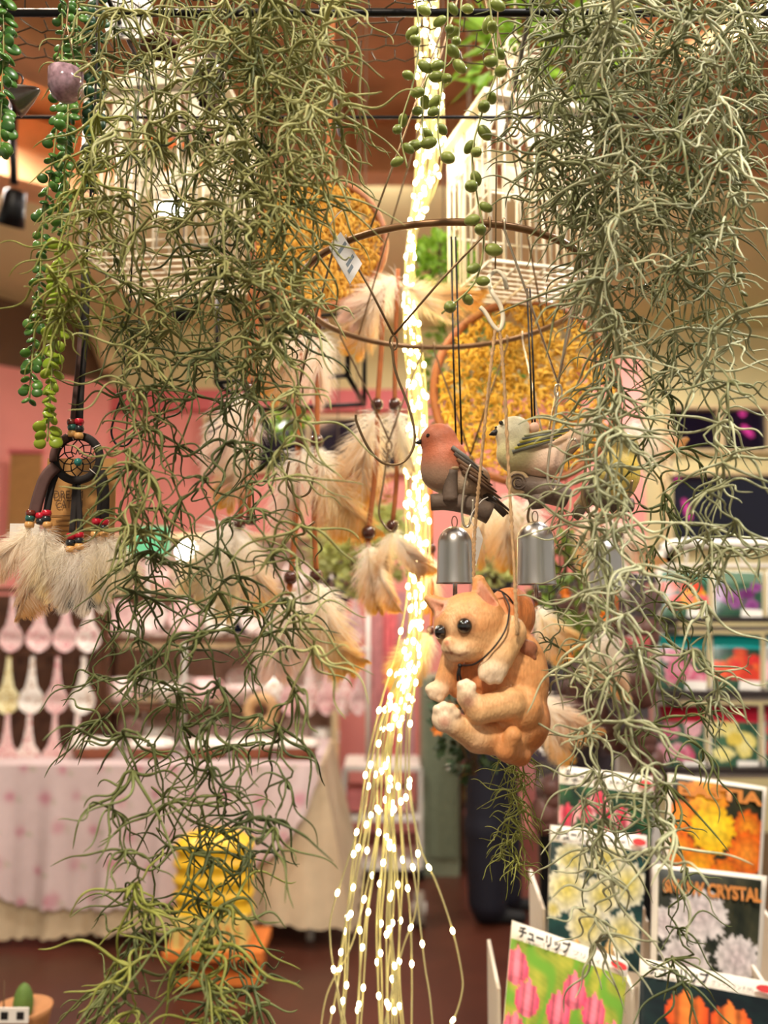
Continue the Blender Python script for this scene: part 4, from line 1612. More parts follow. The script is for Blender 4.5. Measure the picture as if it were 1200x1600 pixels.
def cage(label, cx, y_floor, Y, half, hbar, rz, dome, ridges):
    fz = P(cx, y_floor, Y).z
    c = Vector((P(cx, y_floor, Y).x, Y, fz))
    r = thing('bird_cage', label, 'bird cage', c)
    R = Matrix.Rotation(rz, 3, 'Z')
    def W(x, y, z): return c + R @ Vector((x, y, z))
    n = 7
    for k in range(4):          # bars
        for i in range(n):
            t = -half + 2 * half * i / n
            p = [(t, -half), (half, t), (-t, half), (-half, -t)][k]
            mb = MB()
            mb.tube([W(p[0], p[1], 0), W(p[0], p[1], hbar)], .0022 if i == 0 else .0014, 6)
            mb.build('bar', M['cage'], r)
    for z, rad in ((0, .0024), (hbar * .42, .0016), (hbar * .80, .0018), (hbar, .003)):
        mb = MB()
        mb.tube([W(-half, -half, z), W(half, -half, z), W(half, half, z), W(-half, half, z)], rad, 6, closed=True)
        mb.build('hoop_rail', M['cage'], r)
    for i in range(1, 9):       # floor grid
        t = -half + 2 * half * i / 9
        mb = MB(); mb.tube([W(-half, t, -.002), W(half, t, -.002)], .0015, 5); mb.build('floor_wire', M['cage'], r)
    for i in range(1, 4):
        t = -half + 2 * half * i / 4
        mb = MB(); mb.tube([W(t, -half, -.004), W(t, half, -.004)], .0016, 5); mb.build('floor_wire', M['cage'], r)
    # pierced frieze under the eave
    for k in range(4):
        mb = MB()
        Rk = Matrix.Rotation(k * math.pi / 2, 3, 'Z')
        m = 14
        for i in range(m):
            a, b = -half + 2 * half * i / m, -half + 2 * half * (i + 1) / m
            dz = hbar * (.20 + .07 * abs(math.sin(i * math.pi / 3.5)))
            vs = []
            for y in (-half - .002, -half + .001):
                for (x, z) in ((a, hbar), (b, hbar), (b, hbar - (dz if i % 2 else dz * .45)), (a, hbar - dz)):
                    vs.append(c + R @ (Rk @ Vector((x, y, z))))
            if i % 4 != 2:
                mb.add(vs, [(0, 1, 2, 3), (7, 6, 5, 4), (0, 4, 5, 1), (3, 2, 6, 7), (1, 5, 6, 2), (0, 3, 7, 4)])
        for s in (-.5, .5):      # scroll rings in the frieze
            cc = [c + R @ (Rk @ Vector((s * half + .008 * math.cos(t), -half, hbar * .77 + .008 * math.sin(t)))) for t in [q * math.pi / 6 for q in range(12)]]
            mb.tube(cc, .0018, 5, closed=True)
        mb.build('frieze', M['cage'], r, False)
    mb = MB()                    # eave
    e = half * 1.13
    sq = [(-1, -1), (1, -1), (1, 1), (-1, 1)]
    vs, fs = [], []
    prof = [(half * .97, hbar - .002), (e, hbar + .002), (e, hbar + .009), (half * 1.0, hbar + .014), (half * .93, hbar + .014)]
    for (q, z) in prof:
        for x, y in sq:
            vs.append(W(x * q, y * q, z))
    for i in range(len(prof) - 1):
        for k in range(4):
            l = (k + 1) % 4
            fs.append((i * 4 + k, i * 4 + l, (i + 1) * 4 + l, (i + 1) * 4 + k))
    mb.add(vs, fs)
    mb.build('eave', M['cage'], r, False)
    zb = hbar + .012
    for k in range(ridges):      # ribs of the bell-shaped roof
        a = 2 * math.pi * k / ridges
        m = max(abs(math.cos(a)), abs(math.sin(a)))
        bx, by = half * .95 * math.cos(a) / m, half * .95 * math.sin(a) / m
        pts = []
        for t in (0, .2, .45, .7, .9, 1):
            q = (1 - t) ** .75 * (1 - .25 * math.sin(math.pi * t))
            pts.append(W(bx * q, by * q, zb + dome * (t ** .8)))
        mb = MB(); mb.tube(smoothpath(pts, 3), .0016 if k % 4 else .0024, 5); mb.build('roof_rib', M['cage'], r)
    zt = zb + dome
    mb = MB()
    for k in range(12):          # flower of loops on the apex
        a = 2 * math.pi * k / 12
        pts = [W(0, 0, zt - .004), W(.02 * math.cos(a) - .004 * math.sin(a), .02 * math.sin(a) + .004 * math.cos(a), zt + .006), W(.034 * math.cos(a), .034 * math.sin(a), zt - .004), W(.02 * math.cos(a) + .004 * math.sin(a), .02 * math.sin(a) - .004 * math.cos(a), zt)]
        mb.tube(smoothpath(pts + [pts[0]], 3), .0011, 4)
    mb.build('finial_flower', M['cage'], r)
    mb = MB()
    mb.tube([W(.012 * math.cos(t), 0, zt + .018 + .014 * math.sin(t)) for t in [q * math.pi / 8 for q in range(16)]], .0016, 6, closed=True)
    mb.build('hanging_loop', M['cage'], r)
    mb = MB()
    mb.tube([W(0, 0, zt + .03), W(0, 0, zt + .25)], .001, 5)
    mb.build('hanging_wire', M['cage'], r)
    return r


cage('white square wire bird cage hanging right of the string lights', 812, 447, 1.02, .064, .185, 0.28, .085, 20)
cage('white square wire bird cage hidden behind the left moss curtain', 268, 428, 1.04, .078, .185, -0.12, .075, 24)

# ================================================================= fairy lights
M['led'] = mat('led_glow', (255, 246, 214), 0.5, emit=((255, 236, 180), 22))
M['ledwire'] = mat('clear_led_wire', (206, 196, 140), 0.25, var=.1, transl=.25, emit=((255, 236, 170), 0.10))  # faint emission puts the LED glow into the wire itself
fl = thing('fairy_light_bundle', 'glowing bundle of warm white string lights hanging down the middle', 'string lights', P(665, -30, 1.02))
core = [(664, -40), (668, 80), (672, 200), (662, 290), (644, 370), (640, 450), (644, 540), (652, 640), (650, 740), (652, 840), (648, 930), (640, 1010), (618, 1090), (600, 1170), (592, 1260), (588, 1340), (582, 1430), (576, 1530), (572, 1640)]
lw = MB(); lw.sphere((0, 0, 0), (.0021, .0021, .0036), 8, 6)
LED = lw.mesh('led', M['led'])
rng = random.Random(11)
leds = []
special = [
    [(648, 930), (628, 1060), (596, 1120), (582, 1180), (560, 1290), (520, 1420), (516, 1470), (524, 1530), (540, 1600), (548, 1660)],
    [(650, 940), (640, 1040), (612, 1120), (590, 1230), (556, 1370), (540, 1440), (530, 1510), (528, 1560), (545, 1650)],
    [(652, 930), (648, 1050), (636, 1130), (634, 1240), (642, 1330), (650, 1390), (656, 1440), (664, 1510), (672, 1560), (680, 1650)],
    [(654, 920), (652, 1040), (642, 1120), (640, 1220), (656, 1320), (682, 1380), (706, 1450), (720, 1512), (722, 1550), (704, 1600), (660, 1640)],
    [(654, 930), (650, 1060), (640, 1140), (640, 1240), (650, 1300), (654, 1370), (648, 1430), (630, 1480), (610, 1560), (590, 1650)],
    [(646, 940), (622, 1080), (600, 1180), (592, 1280), (570, 1400), (548, 1480), (514, 1545), (502, 1600), (498, 1660)],
]
for k in range(23):
    off = rng.uniform(-1, 1)
    dep = rng.uniform(-.02, .02)
    ph, ph2 = rng.uniform(0, 6), rng.uniform(0, 6)
    pts = []
    sp = special[k] if k < len(special) else None
    for i, (x, y) in enumerate(core):
        if sp and y >= 925:
            break
        w = 21 if y < 350 else (12 + 6 * math.sin(y * .012)) if y < 560 else 18
        if y > 1050:
            w = 15 + (y - 1050) * .11
        xx = x + off * w + 3 * math.sin(y * .02 + ph) + (4 * math.sin(y * .009 + ph2) if y > 1000 else 0)
        pts.append((xx, y, 1.02 + dep))
    if sp:
        pts += [(x, y, 1.02 + dep - .03 * min(1, (i) / 5)) for i, (x, y) in enumerate(sp)]
    path = pxpath(pts, 1.02, 6)
    mb = MB()
    mb.tube(path, .0009, 4)
    wire_ob = mb.build('wire', M['ledwire'], fl)
    nxt, run = rng.uniform(0, .05), 0.0
    for a, b in zip(path, path[1:]):
        L = (b - a).length
        while nxt < run + L:
            leds.append((a + (b - a) * ((nxt - run) / L), b - a, wire_ob))
            nxt += (.046 if b.z > 1.25 else .080) * rng.uniform(.8, 1.2)
        run += L
leds.sort(key=lambda q: q[0].z)
def led_rot(d):
    return Vector((0, 0, 1)).rotation_difference(d.normalized()).to_euler()
for p, d, wo_ in leds[:300]:
    inst('led', LED, wo_, p, led_rot(d))
mb = MB()
for p, d, wo_ in leds[300:]:
    mb.sphere(p, (.0021, .0021, .0036), 6, 5)
if mb.v:
    mb.build('led_cluster', M['led'], fl, kind='stuff')

# ================================================================= feathers
M['feather'] = mat('feather_down', attr=True, rough=0.9, var=0.05, transl=0.55, spec=.1)
FW, FC, FG, FP, FB, FT = (255, 250, 240), (250, 236, 200), (228, 178, 84), (248, 222, 206), (206, 162, 110), (226, 178, 110)


def feather_mesh(seed, L, W, c0, c1, fluff=0.6, bend=0.2, n=1500, dark=None):
    """feather hanging from its quill at the origin: shaft, downy barbs near the quill, a vane at the tip"""
    rng = random.Random(seed)
    mb = MB()
    a0, a1 = np.array(lin(c0)), np.array(lin(c1))
    def shaft(t):
        return Vector((bend * L * t * t, 0.04 * L * math.sin(t * 3), -L * t))
    pts = [shaft(i / 12) for i in range(13)]
    mb.tube(pts, [.0006 * (1 - .7 * i / 12) + .0001 for i in range(13)], 4, col=tuple(a0 * .8))
    for i in range(n):
        t = rng.random() ** .8
        side = 1 if i % 2 else -1
        prof = math.sin(math.pi * min(.08 + t * .95, 1.0)) ** .6
        downy = max(0.0, 1 - t / .62)
        Lb = W * prof * rng.uniform(.7, 1.1)
        d = Vector((side, 0, -.75 - .5 * t)).normalized()
        rnd = Vector((rng.uniform(-1, 1), rng.uniform(-1, 1), rng.uniform(-1, .4)))
        d = (d * (1 - fluff * downy) + rnd * (fluff * downy + .06)).normalized()
        if t > .6:
            d = (d + Vector((0, rng.uniform(-.12, .12), -.4))).normalized()
        p0 = shaft(t)
        g = Vector((rng.uniform(-.3, .3), rng.uniform(-.3, .3), -.45))
        p1 = p0 + d * Lb * .5
        p2 = p1 + (d + g * .6).normalized() * Lb * .35
        p3 = p2 + (d + g * 1.3).normalized() * Lb * .3
        w = (.00022 + .00022 * rng.random())
        u = d.cross(Vector((rng.uniform(-.4, .4), 1, rng.uniform(-.4, .4)))).normalized() * w
        k = np.clip(t * 1.3 - .25 + rng.uniform(-.2, .2), 0, 1)
        cc = a0 * (1 - k) + a1 * k
        if dark is not None and t > .8 and rng.random() < .6:
            cc = np.array(lin(dark))
        k2 = np.clip(k + .25, 0, 1)
        ct = a0 * (1 - k2) + a1 * k2
        mb.add([p0 - u, p0 + u, p1 - u, p1 + u, p2 - u * .7, p2 + u * .7, p3], [(0, 1, 3, 2), (2, 3, 5, 4), (4, 5, 6)],
               [tuple(cc)] * 4 + [tuple(ct)] * 3)
    return mb.mesh('feather', M['feather'])


# unit feathers are 100 mm long; copies are scaled
FE = {'wg': feather_mesh(1, .1, .040, FW, FG, .7, .12), 'wg2': feather_mesh(2, .1, .034, FW, FG, .5, .35), 'wp': feather_mesh(3, .1, .050, FW, FP, .9, -.1, 1700),
      'ww': feather_mesh(4, .1, .048, (250, 246, 240), FC, .9, .1, 1700), 'wy': feather_mesh(5, .1, .042, FC, FG, .6, .45), 'wb': feather_mesh(6, .1, .038, FW, FB, .6, -.35),
      'wd': feather_mesh(7, .1, .05, (250, 246, 242), (236, 226, 214), .9, 0.05, 1700, dark=(50, 44, 44)), 'wo': feather_mesh(8, .1, .04, FW, FT, .7, .5)}


def feather(parent, kind, px, py, Y, length_px, ang=0.0, yaw=0.0, k=1.0):
    """ang: lean in the picture plane in degrees, positive swings the tip to the right"""
    s = S(px, py, Y)
    R = Matrix.Rotation(math.radians(-ang), 3, 'Y') @ Matrix.Rotation(math.radians(yaw), 3, 'Z')
    q = length_px * s / .1
    return inst('feather', FE[kind], parent, P(px, py, Y), R, (q * k, q * k, q))


M['suede'] = mat('brown_suede', (164, 92, 44), 0.85, var=.15, scale=80)
M['bead'] = mat('dark_wood_bead', (72, 34, 22), 0.25, var=.2, scale=80, coat=.5)
beadm = MB(); beadm.lathe([(.0008, .0045), (.003, .0052), (.005, .003), (.0056, 0), (.005, -.003), (.003, -.0052), (.0008, -.0045)], (0, 0, 0), 14)
BEAD = beadm.mesh('bead', M['bead'])


def bead(parent, px, py, Y, r_px=10):
    return inst('bead', BEAD, parent, P(px, py, Y), (0, 0, 0), r_px * S(px, py, Y) / .0056)


def cord(parent, pl, Y, w=4.5, m='suede', name='cord'):
    mb = MB()
    s = S(pl[0][0], pl[0][1], Y)
    mb.tube(pxpath(pl, Y, 4), w * s, 6, flat=.4)
    return mb.build(name, M[m], parent)


# ================================================================= large woven dreamcatchers
M['ochre'] = mat('ochre_yarn', attr=True, rough=.9, var=.15, scale=200, transl=.15)
M['leather'] = mat('brown_leather', (150, 88, 46), .55, var=.18, scale=60, bump=.3)


def big_catcher(label, cx, cy, Y, R, tube_px, seed, n, holes, inner, pal, upright):
    s = S(cx, cy, Y)
    c = P(cx, cy, Y)
    r = thing('dreamcatcher', label, 'dreamcatcher', c - Vector((0, 0, R * s)))
    mb = MB()
    mb.tube([c + Vector((R * s * math.cos(t), 0, R * s * math.sin(t))) for t in [k * 2 * math.pi / 48 for k in range(48)]], tube_px * s, 10, closed=True)
    mb.build('hoop', M['leather'], r)
    rng = random.Random(seed)
    hs = []
    for k in range(holes):
        a, q = rng.uniform(0, 6.28), rng.uniform(.15, .92) ** .7 * inner
        hs.append((q * math.cos(a), q * math.sin(a), rng.uniform(.03, .065)))
    mb = MB()
    cols = [np.array(lin(p)) for p in pal]
    for i in range(n):
        a, q = rng.uniform(0, 6.28), math.sqrt(rng.random()) * inner
        x, z = q * math.cos(a), q * math.sin(a)
        if any((x - h[0]) ** 2 + (z - h[1]) ** 2 < h[2] ** 2 for h in hs):
            continue
        th = rng.gauss(1.57, .6) if upright else rng.uniform(0, 3.14)
        L = rng.uniform(.07, .14)
        bow = rng.uniform(-.04, .04)
        pts = []
        y0 = rng.uniform(-.035, .035)
        for k in range(5):
            t = k / 4 - .5
            u = x + math.cos(th) * L * t - math.sin(th) * bow * (1 - 4 * t * t)
            w = z + math.sin(th) * L * t + math.cos(th) * bow * (1 - 4 * t * t)
            y = y0 - .03 * (1 - 4 * t * t)
            pts.append(c + Vector((u * R * s, y * R * s, w * R * s)))
        k = rng.random()
        mb.tube(pts, (1.5 if upright else 1.7) * s, 4, col=tuple(cols[0] * (1 - k) + cols[1] * k), caps=False)
    mb.build('woven_yarn', M['ochre'], r, kind='stuff')
    mb = MB()
    for k in range(26):                         # lashings between yarn and hoop
        a = k * 2 * math.pi / 26
        b = a + .12
        mb.tube([c + Vector((R * s * .99 * math.cos(a), 0, R * s * .99 * math.sin(a))), c + Vector((R * s * inner * .93 * math.cos(b), 0, R * s * inner * .93 * math.sin(b)))], 1.2 * s, 4)
    mb.build('lashing', M['suede'], r)
    return r


OC = [(214, 150, 40), (248, 200, 92)]
d1 = big_catcher('dreamcatcher with shaggy ochre woven disc in a brown leather hoop, left of the string lights', 498, 380, 1.0, 103, 6.5, 2, 2300, 10, .93, OC, True)
cord(d1, [(512, 275), (514, 200), (517, 100), (520, 20)], 1.0, 4)
cord(d1, [(497, 484), (496, 580), (495, 690), (491, 800), (494, 898)], .98, 4)
cord(d1, [(470, 484), (468, 590), (466, 690), (463, 800), (454, 905), (449, 930)], .98, 4.5)
cord(d1, [(598, 440), (596, 540), (590, 632), (588, 720), (576, 830), (576, 856)], .98, 4)
cord(d1, [(622, 420), (618, 540), (617, 632), (620, 740), (613, 822)], .98, 3.5)
cord(d1, [(392, 440), (388, 540), (387, 606), (386, 720), (374, 815)], .98, 4.5)
cord(d1, [(402, 440), (398, 620), (388, 810)], .98, 3.5)
for x, y, q in [(495, 690, 11), (470, 690, 10), (494, 900, 11), (454, 902, 11), (589, 632, 10), (617, 632, 10), (576, 832, 11), (613, 822, 10), (388, 607, 10), (374, 818, 10), (392, 812, 9), (488, 500, 10), (505, 506, 9)]:
    bead(d1, x, y, .98, q)
for kd, x, y, L, a, yw in [('wg', 497, 696, 150, 14, 10), ('wp', 474, 700, 130, -10, 60), ('wy', 505, 740, 120, 22, 0), ('wg', 498, 908, 150, 12, 20), ('wy', 492, 980, 90, 35, 0), ('wp', 455, 925, 130, -6, 30),
                            ('wg', 586, 640, 150, -14, 20), ('ww', 618, 640, 95, 14, 60), ('wg', 576, 846, 110, 4, 40), ('wg2', 590, 880, 80, 8, 0), ('wg2', 615, 830, 90, 32, 20), ('wg2', 612, 830, 100, -14, 50), ('wb', 612, 840, 75, 50, 0),
                            ('wp', 620, 432, 105, -40, 30), ('wg', 600, 440, 125, -28, 0), ('wy', 632, 450, 118, 70, 20), ('ww', 636, 446, 85, 50, 70),
                            ('wp', 386, 612, 130, -14, 20), ('wg', 388, 690, 110, -24, 0), ('ww', 372, 818, 130, -36, 30), ('ww', 376, 824, 140, -10, 70), ('wg', 385, 840, 120, 12, 10), ('wg', 480, 520, 120, -34, 20), ('wp', 506, 520, 110, -6, 50),
                            ('wo', 465, 940, 110, 24, 40)]:
    feather(d1, kd, x, y, .98, L, a, yw)
d2 = big_catcher('dreamcatcher with open yellow woven disc in a brown hoop, behind the perched birds', 822, 612, 1.08, 144, 7, 5, 2300, 70, .93, [(214, 160, 44), (250, 206, 90)], False)
cord(d2, [(673, 700), (673, 790), (673, 852)], 1.04, 3.5)
cord(d2, [(838, 880), (838, 930), (838, 952)], 1.04, 3)
cord(d2, [(962, 790), (963, 880), (963, 980), (964, 1002)], 1.04, 4)
cord(d2, [(935, 790), (940, 860), (945, 912)], 1.04, 4)
cord(d2, [(676, 860), (674, 985)], 1.04, 2.5)
for x, y, q in [(673, 857, 8), (838, 932, 9), (963, 978, 10), (673, 985, 7), (965, 835, 10)]:
    bead(d2, x, y, 1.04, q)
for kd, x, y, L, a, yw in [('wg', 673, 866, 90, -6, 20), ('wy', 676, 990, 105, -46, 0), ('wg', 674, 990, 80, -20, 40), ('wg', 840, 945, 95, 20, 20), ('wy', 845, 960, 75, 38, 0), ('wo', 835, 1080, 110, 36, 0), ('wg', 842, 1090, 110, 22, 40),
                            ('ww', 962, 985, 85, -30, 30), ('wo', 960, 1000, 85, -10, 0), ('ww', 985, 660, 95, 30, 20), ('wo', 990, 680, 75, 62, 0), ('wg', 800, 770, 120, -8, 30), ('ww', 826, 780, 90, 14, 60), ('wg', 770, 775, 110, -20, 0),
                            ('wo', 950, 810, 100, 30, 10), ('wg', 930, 790, 100, -10, 30)]:
    feather(d2, kd, x, y, 1.04, L, a, yw)

# ================================================================= hoop mobile
M['brass'] = mat('antique_bronze_wire', (142, 118, 88), 0.35, metal=.7, var=.15)
M['hoopm'] = mat('bronze_hoop', (128, 96, 66), 0.4, metal=.5, var=.2, scale=80)
M['brightwire'] = mat('bright_wire', (214, 200, 180), 0.25, metal=.8, var=.1)
hc = P(695, 445, .8)
RH = .135
zn, zf = P(695, 347, .8 - RH).z, P(695, 543, .8 + RH).z
def hoop_pt(a):
    x, y = RH * math.cos(a), RH * math.sin(a)
    t = (y + RH) / (2 * RH)
    return Vector((hc.x + x, .8 + y, zn + (zf - zn) * t))
def hoop_at(px, near=True):
    """point of the hoop that shows at pixel column px"""
    best = None
    for k in range(720):
        a = k * math.pi / 360
        if (math.sin(a) < 0) != near:
            continue
        p = hoop_pt(a)
        d = p - CAM
        z = d.dot(FWD)
        x = 600 + F * d.x / z
        if best is None or abs(x - px) < best[0]:
            best = (abs(x - px), p)
    return best[1]
mo = thing('hoop_mobile', 'round bronze wire hoop mobile with hooks hanging in the centre', 'mobile', Vector((hc.x, .8, zf - .2)))
mb = MB(); mb.tube([hoop_pt(k * 2 * math.pi / 72) for k in range(72)], .0030, 8, closed=True); mb.build('hoop', M['hoopm'], mo)
apex = P(742, -95, .8)
for px, near in ((575, True), (858, True), (560, False), (850, False)):
    e = hoop_at(px, near)
    k = e + (apex - e) * .45
    mb = MB(); mb.tube([e, k, apex], .0009, 5); mb.build('suspension_wire', M['brass'], mo)
mb = MB()
lp = P(803, 203, .73)
mb.tube([lp + Vector((.0045 * math.cos(t), 0, .006 * math.sin(t))) for t in [k * math.pi / 7 for k in range(14)]], .0009, 5, closed=True)
mb.build('wire_eye', M['brass'], mo)
# V-shaped hanging wires: (hook px, hook px, near?, apex px, apex Y)
vs_ = [((540, True), (766, True), (615, 524), .69, 'brass'), ((788, True), (907, True), (872, 600), .71, 'brightwire'), ((533, False), (660, False), (608, 688), .92, 'brass'),
       ((679, False), (792, False), (735, 712), .92, 'brass'), ((520, True), (487, False), (468, 600), .74, 'brass'), ((816, False), (912, True), (852, 700), .86, 'brightwire'), ((918, True), (925, False), (938, 660), .78, 'brass')]
for (h1, h2, ap, Y, wm) in vs_:
    A = P(ap[0], ap[1], Y)
    mb = MB()
    for h in (h1, h2):
        e = hoop_at(*h)
        rad = .0042
        top = [e + Vector((0, rad * math.cos(t), .001 + rad * math.sin(t))) for t in (-.9, 0, .8, 1.57, 2.4, 3.1)]
        mid = (e + A) / 2
        mb.tube(smoothpath(top + [e + Vector((0, -rad, -.006))], 3) + [mid, A], .0010, 5)
    mb.tube([A + Vector((.003 * math.cos(t), 0, -.006 + .006 * math.sin(t))) for t in [k * math.pi / 6 for k in range(12)]], .0009, 5, closed=True)
    mb.build('vee_wire', M[wm], mo)
def pear(pl, Y, m='brass', w=.0010):
    mb = MB(); mb.tube(pxpath(pl, Y, 6), w, 6); return mb.build('pear_hook', M[m], mo)
pear([(612, 535), (618, 580), (640, 640), (648, 690), (630, 722), (600, 724), (576, 700), (558, 662), (556, 648)], .67)
pear([(608, 700), (604, 720), (598, 760), (592, 800), (600, 820), (612, 830), (622, 815)], .9)
pear([(735, 726), (728, 745), (722, 790), (724, 818), (732, 822), (738, 800), (739, 780)], .72, 'brightwire')
pear([(872, 612), (866, 660), (858, 710), (856, 750), (866, 766), (876, 740), (890, 692), (900, 688), (904, 700)], .70, 'brightwire', .0011)
pear([(852, 712), (842, 750), (828, 790), (826, 815), (845, 830), (868, 824), (878, 800), (878, 780)], .74, 'brass', .0011)
pear([(918, 690), (914, 740), (910, 780), (925, 805), (955, 806), (980, 780), (988, 750)], .68, 'brass', .0012)
pear([(452, 720), (448, 750), (462, 775), (482, 770), (490, 745)], .70)
pear([(466, 800), (478, 822), (492, 815)], .75)
# price tags
M['tag'] = mat('white_tag', (236, 230, 224), .5, var=.03)
M['tagink'] = mat('grey_tag_ink', (96, 110, 120), .5)
def tag(label, pl, Y, lines, Y2=None):
    tl, tr, bl, br = [P(x, y, yy_) for (x, y), yy_ in zip(pl, (Y, Y + .01, Y, Y + .01))]
    r = thing('price_tag', label, 'tag', (tl + tr) / 2)
    nr = (tr - tl).cross(tl - bl).normalized()
    mb = MB()
    v = []
    for q in (0, .0006):
        v += [tl - nr * q, tr - nr * q, br - nr * q, bl - nr * q]
    mb.add(v, [(0, 1, 2, 3), (7, 6, 5, 4), (0, 4, 5, 1), (1, 5, 6, 2), (2, 6, 7, 3), (3, 7, 4, 0)])
    tagc = mb.build('card', M['tag'], r, False)
    if lines == 'bars':                              # faint printed rows
        for (u0, u1, v) in ((.15, .9, .25), (.2, .55, .75), (.3, .85, .62)):
            mb = MB()
            q = (tl, tr, bl, br)
            mb.add([quadpt(q, u0, v) + nr * .0004, quadpt(q, u1, v) + nr * .0004, quadpt(q, u1, v + .09) + nr * .0004, quadpt(q, u0, v + .09) + nr * .0004], [(0, 1, 2, 3)])
            mb.build('print_line', M['tagink'], tagc, False)
        lines = []
    for (tx, u, vv, sz, wd) in lines:
        text_mesh('lettering', tx, M['tagink'], r, quadpt((tl, tr, bl, br), u, vv) + nr * .0005, tr - tl, tl - bl, sz * (tl - bl).length, width=wd * (tr - tl).length)
    mb = MB()
    m_ = (tl + tr) / 2
    mb.tube(smoothpath([m_, m_ + Vector((-.004, 0, .010)), m_ + Vector((.004, 0, .022)), m_ + Vector((.010, .002, .026))], 4), .0004, 4)
    mb.build('plastic_loop', M['tag'], r)
    return r
tag('white price tag hanging from the top of the bronze hoop', [(514, 386), (532, 362), (547, 444), (566, 412)], .655, 'bars')
tag('small white blank tag hanging beside the first silver bell', [(739, 834), (748, 822), (744, 884), (755, 842)], .69, [])

# ================================================================= birds on branches
M['plumage'] = mat('painted_plumage', attr=True, rough=.5, var=.08, scale=300, bump=.25, bscale=600)
M['bark'] = mat('painted_bark', (104, 88, 78), .7, var=.3, scale=60, bump=.6, bscale=150)
M['barkend'] = mat('cut_wood', (196, 168, 130), .6, var=.15, scale=60)
M['eye'] = mat('black_glass_eye', (12, 10, 10), .06, var=.02, coat=1.0)
M['beakm'] = mat('dark_beak', (30, 26, 28), .3)


def bird(label, fr, prims, eye, beak, branch, wing, tail, hang, colfn=None):
    r = thing('bird_ornament', label, 'bird ornament', fr.w(*branch[0][0][:3]), 'bird ornaments on the mobile')
    body = pxskin('body', fr, prims, [], 2.2, 8, M['plumage'], r, cs=4.0, colfn=colfn)
    for e in eye:
        mb = MB(); mb.sphere(fr.w(*e[:3]), e[3] * fr.s, 10, 8); mb.build('eye', M['eye'], body)
    mb = MB()
    mb.tube([fr.w(*beak[0]), fr.w(*[(a + b) / 2 for a, b in zip(beak[0], beak[1])]), fr.w(*beak[1])], [beak[2] * fr.s, beak[2] * .7 * fr.s, .4 * fr.s], 8)
    mb.build('beak', M['beakm'], body)
    for k, (x0, y0, x1, y1, z, w, c) in enumerate(wing):      # each flight feather
        mb = MB()
        a, b = fr.w(x0, y0, z), fr.w(x1, y1, z - 6)
        m1 = a + (b - a) * .4 + Vector((0, -3 * fr.s, 0))
        mb.tube([a, m1, b], [w * fr.s, w * 1.15 * fr.s, w * .3 * fr.s], 6, flat=.45, col=lin(c))
        mb.build('wing_feather', M['plumage'], r)
    for k, (x0, y0, x1, y1, z, w, c) in enumerate(tail):
        mb = MB()
        mb.tube([fr.w(x0, y0, z), fr.w((x0 + x1) / 2, (y0 + y1) / 2, z + 2), fr.w(x1, y1, z)], [w * fr.s, w * 1.1 * fr.s, w * .8 * fr.s], 8, flat=.4, col=lin(c))
        mb.build('tail_feather', M['plumage'], r)
    for seg in branch:
        mb = MB()
        mb.tube(smoothpath([fr.w(*q[:3]) for q in seg], 4), np.interp(np.linspace(0, 1, (len(seg) - 1) * 4 + 1 if len(seg) > 2 else len(seg)), np.linspace(0, 1, len(seg)), [q[3] * fr.s for q in seg]).tolist(), 10)
        mb.build('branch', M['bark'], r)
    for h in hang:
        mb = MB(); mb.tube([fr.w(*q) for q in h], 1.6 * fr.s, 5); mb.build('hanging_cord', M['black'], r)
    return r


fr = PX(705, 735, .74)
RB, RG, RW, RBR = (204, 110, 76), (150, 122, 104), (196, 184, 166), (120, 90, 66)
prims = [('e', (686, 690, 2), (29, 29, 27), (188, 106, 76)), ('e', (694, 720, 4), (36, 36, 32), RB), ('e', (690, 738, 6), (33, 32, 29), (168, 142, 122)), ('e', (712, 752, 0), (34, 26, 26), (206, 186, 162)),
         ('e', (730, 748, -2), (36, 26, 24), (150, 118, 92)), ('c', (742, 758, 0, 18), (770, 780, 0, 9), (132, 104, 80))]
wing = [(704 + k * 4, 704 + k * 9, 752 + k * 7, 742 + k * 10, 32 - k * 1.5, 8, [(110, 108, 104), (92, 84, 78), (126, 96, 72), (112, 84, 64), (96, 72, 56)][k]) for k in range(5)]
tail = [(756, 766 + k * 3, 797 - k * 5, 801 + k * 3, 4 + k * 3, 5.5, [(72, 56, 46), (92, 70, 54), (60, 48, 42)][k]) for k in range(3)]
bird('red-breasted robin ornament perched on a forked grey branch', fr, prims, [(668, 684, 22, 3.4), (664, 686, -14, 3)], ((661, 690, 6), (646, 694, 8), 5),
     [[(672, 787, 14, 13), (700, 786, 14, 14), (735, 792, 10, 15), (764, 804, 8, 17)], [(701, 786, 22, 13), (702, 760, 24, 11), (704, 738, 26, 10)]], wing, tail,
     [[(713, 690, 0), (713, 530, -40), (713, 330, -60)], [(722, 694, 0), (722, 530, -40), (720, 330, -60)]])
mb = MB(); mb.sphere(fr.w(706, 736, 26), (10 * fr.s, 9 * fr.s, 4 * fr.s)); mb.build('cut_knot', M['barkend'], bpy.data.objects['bird_ornament'])

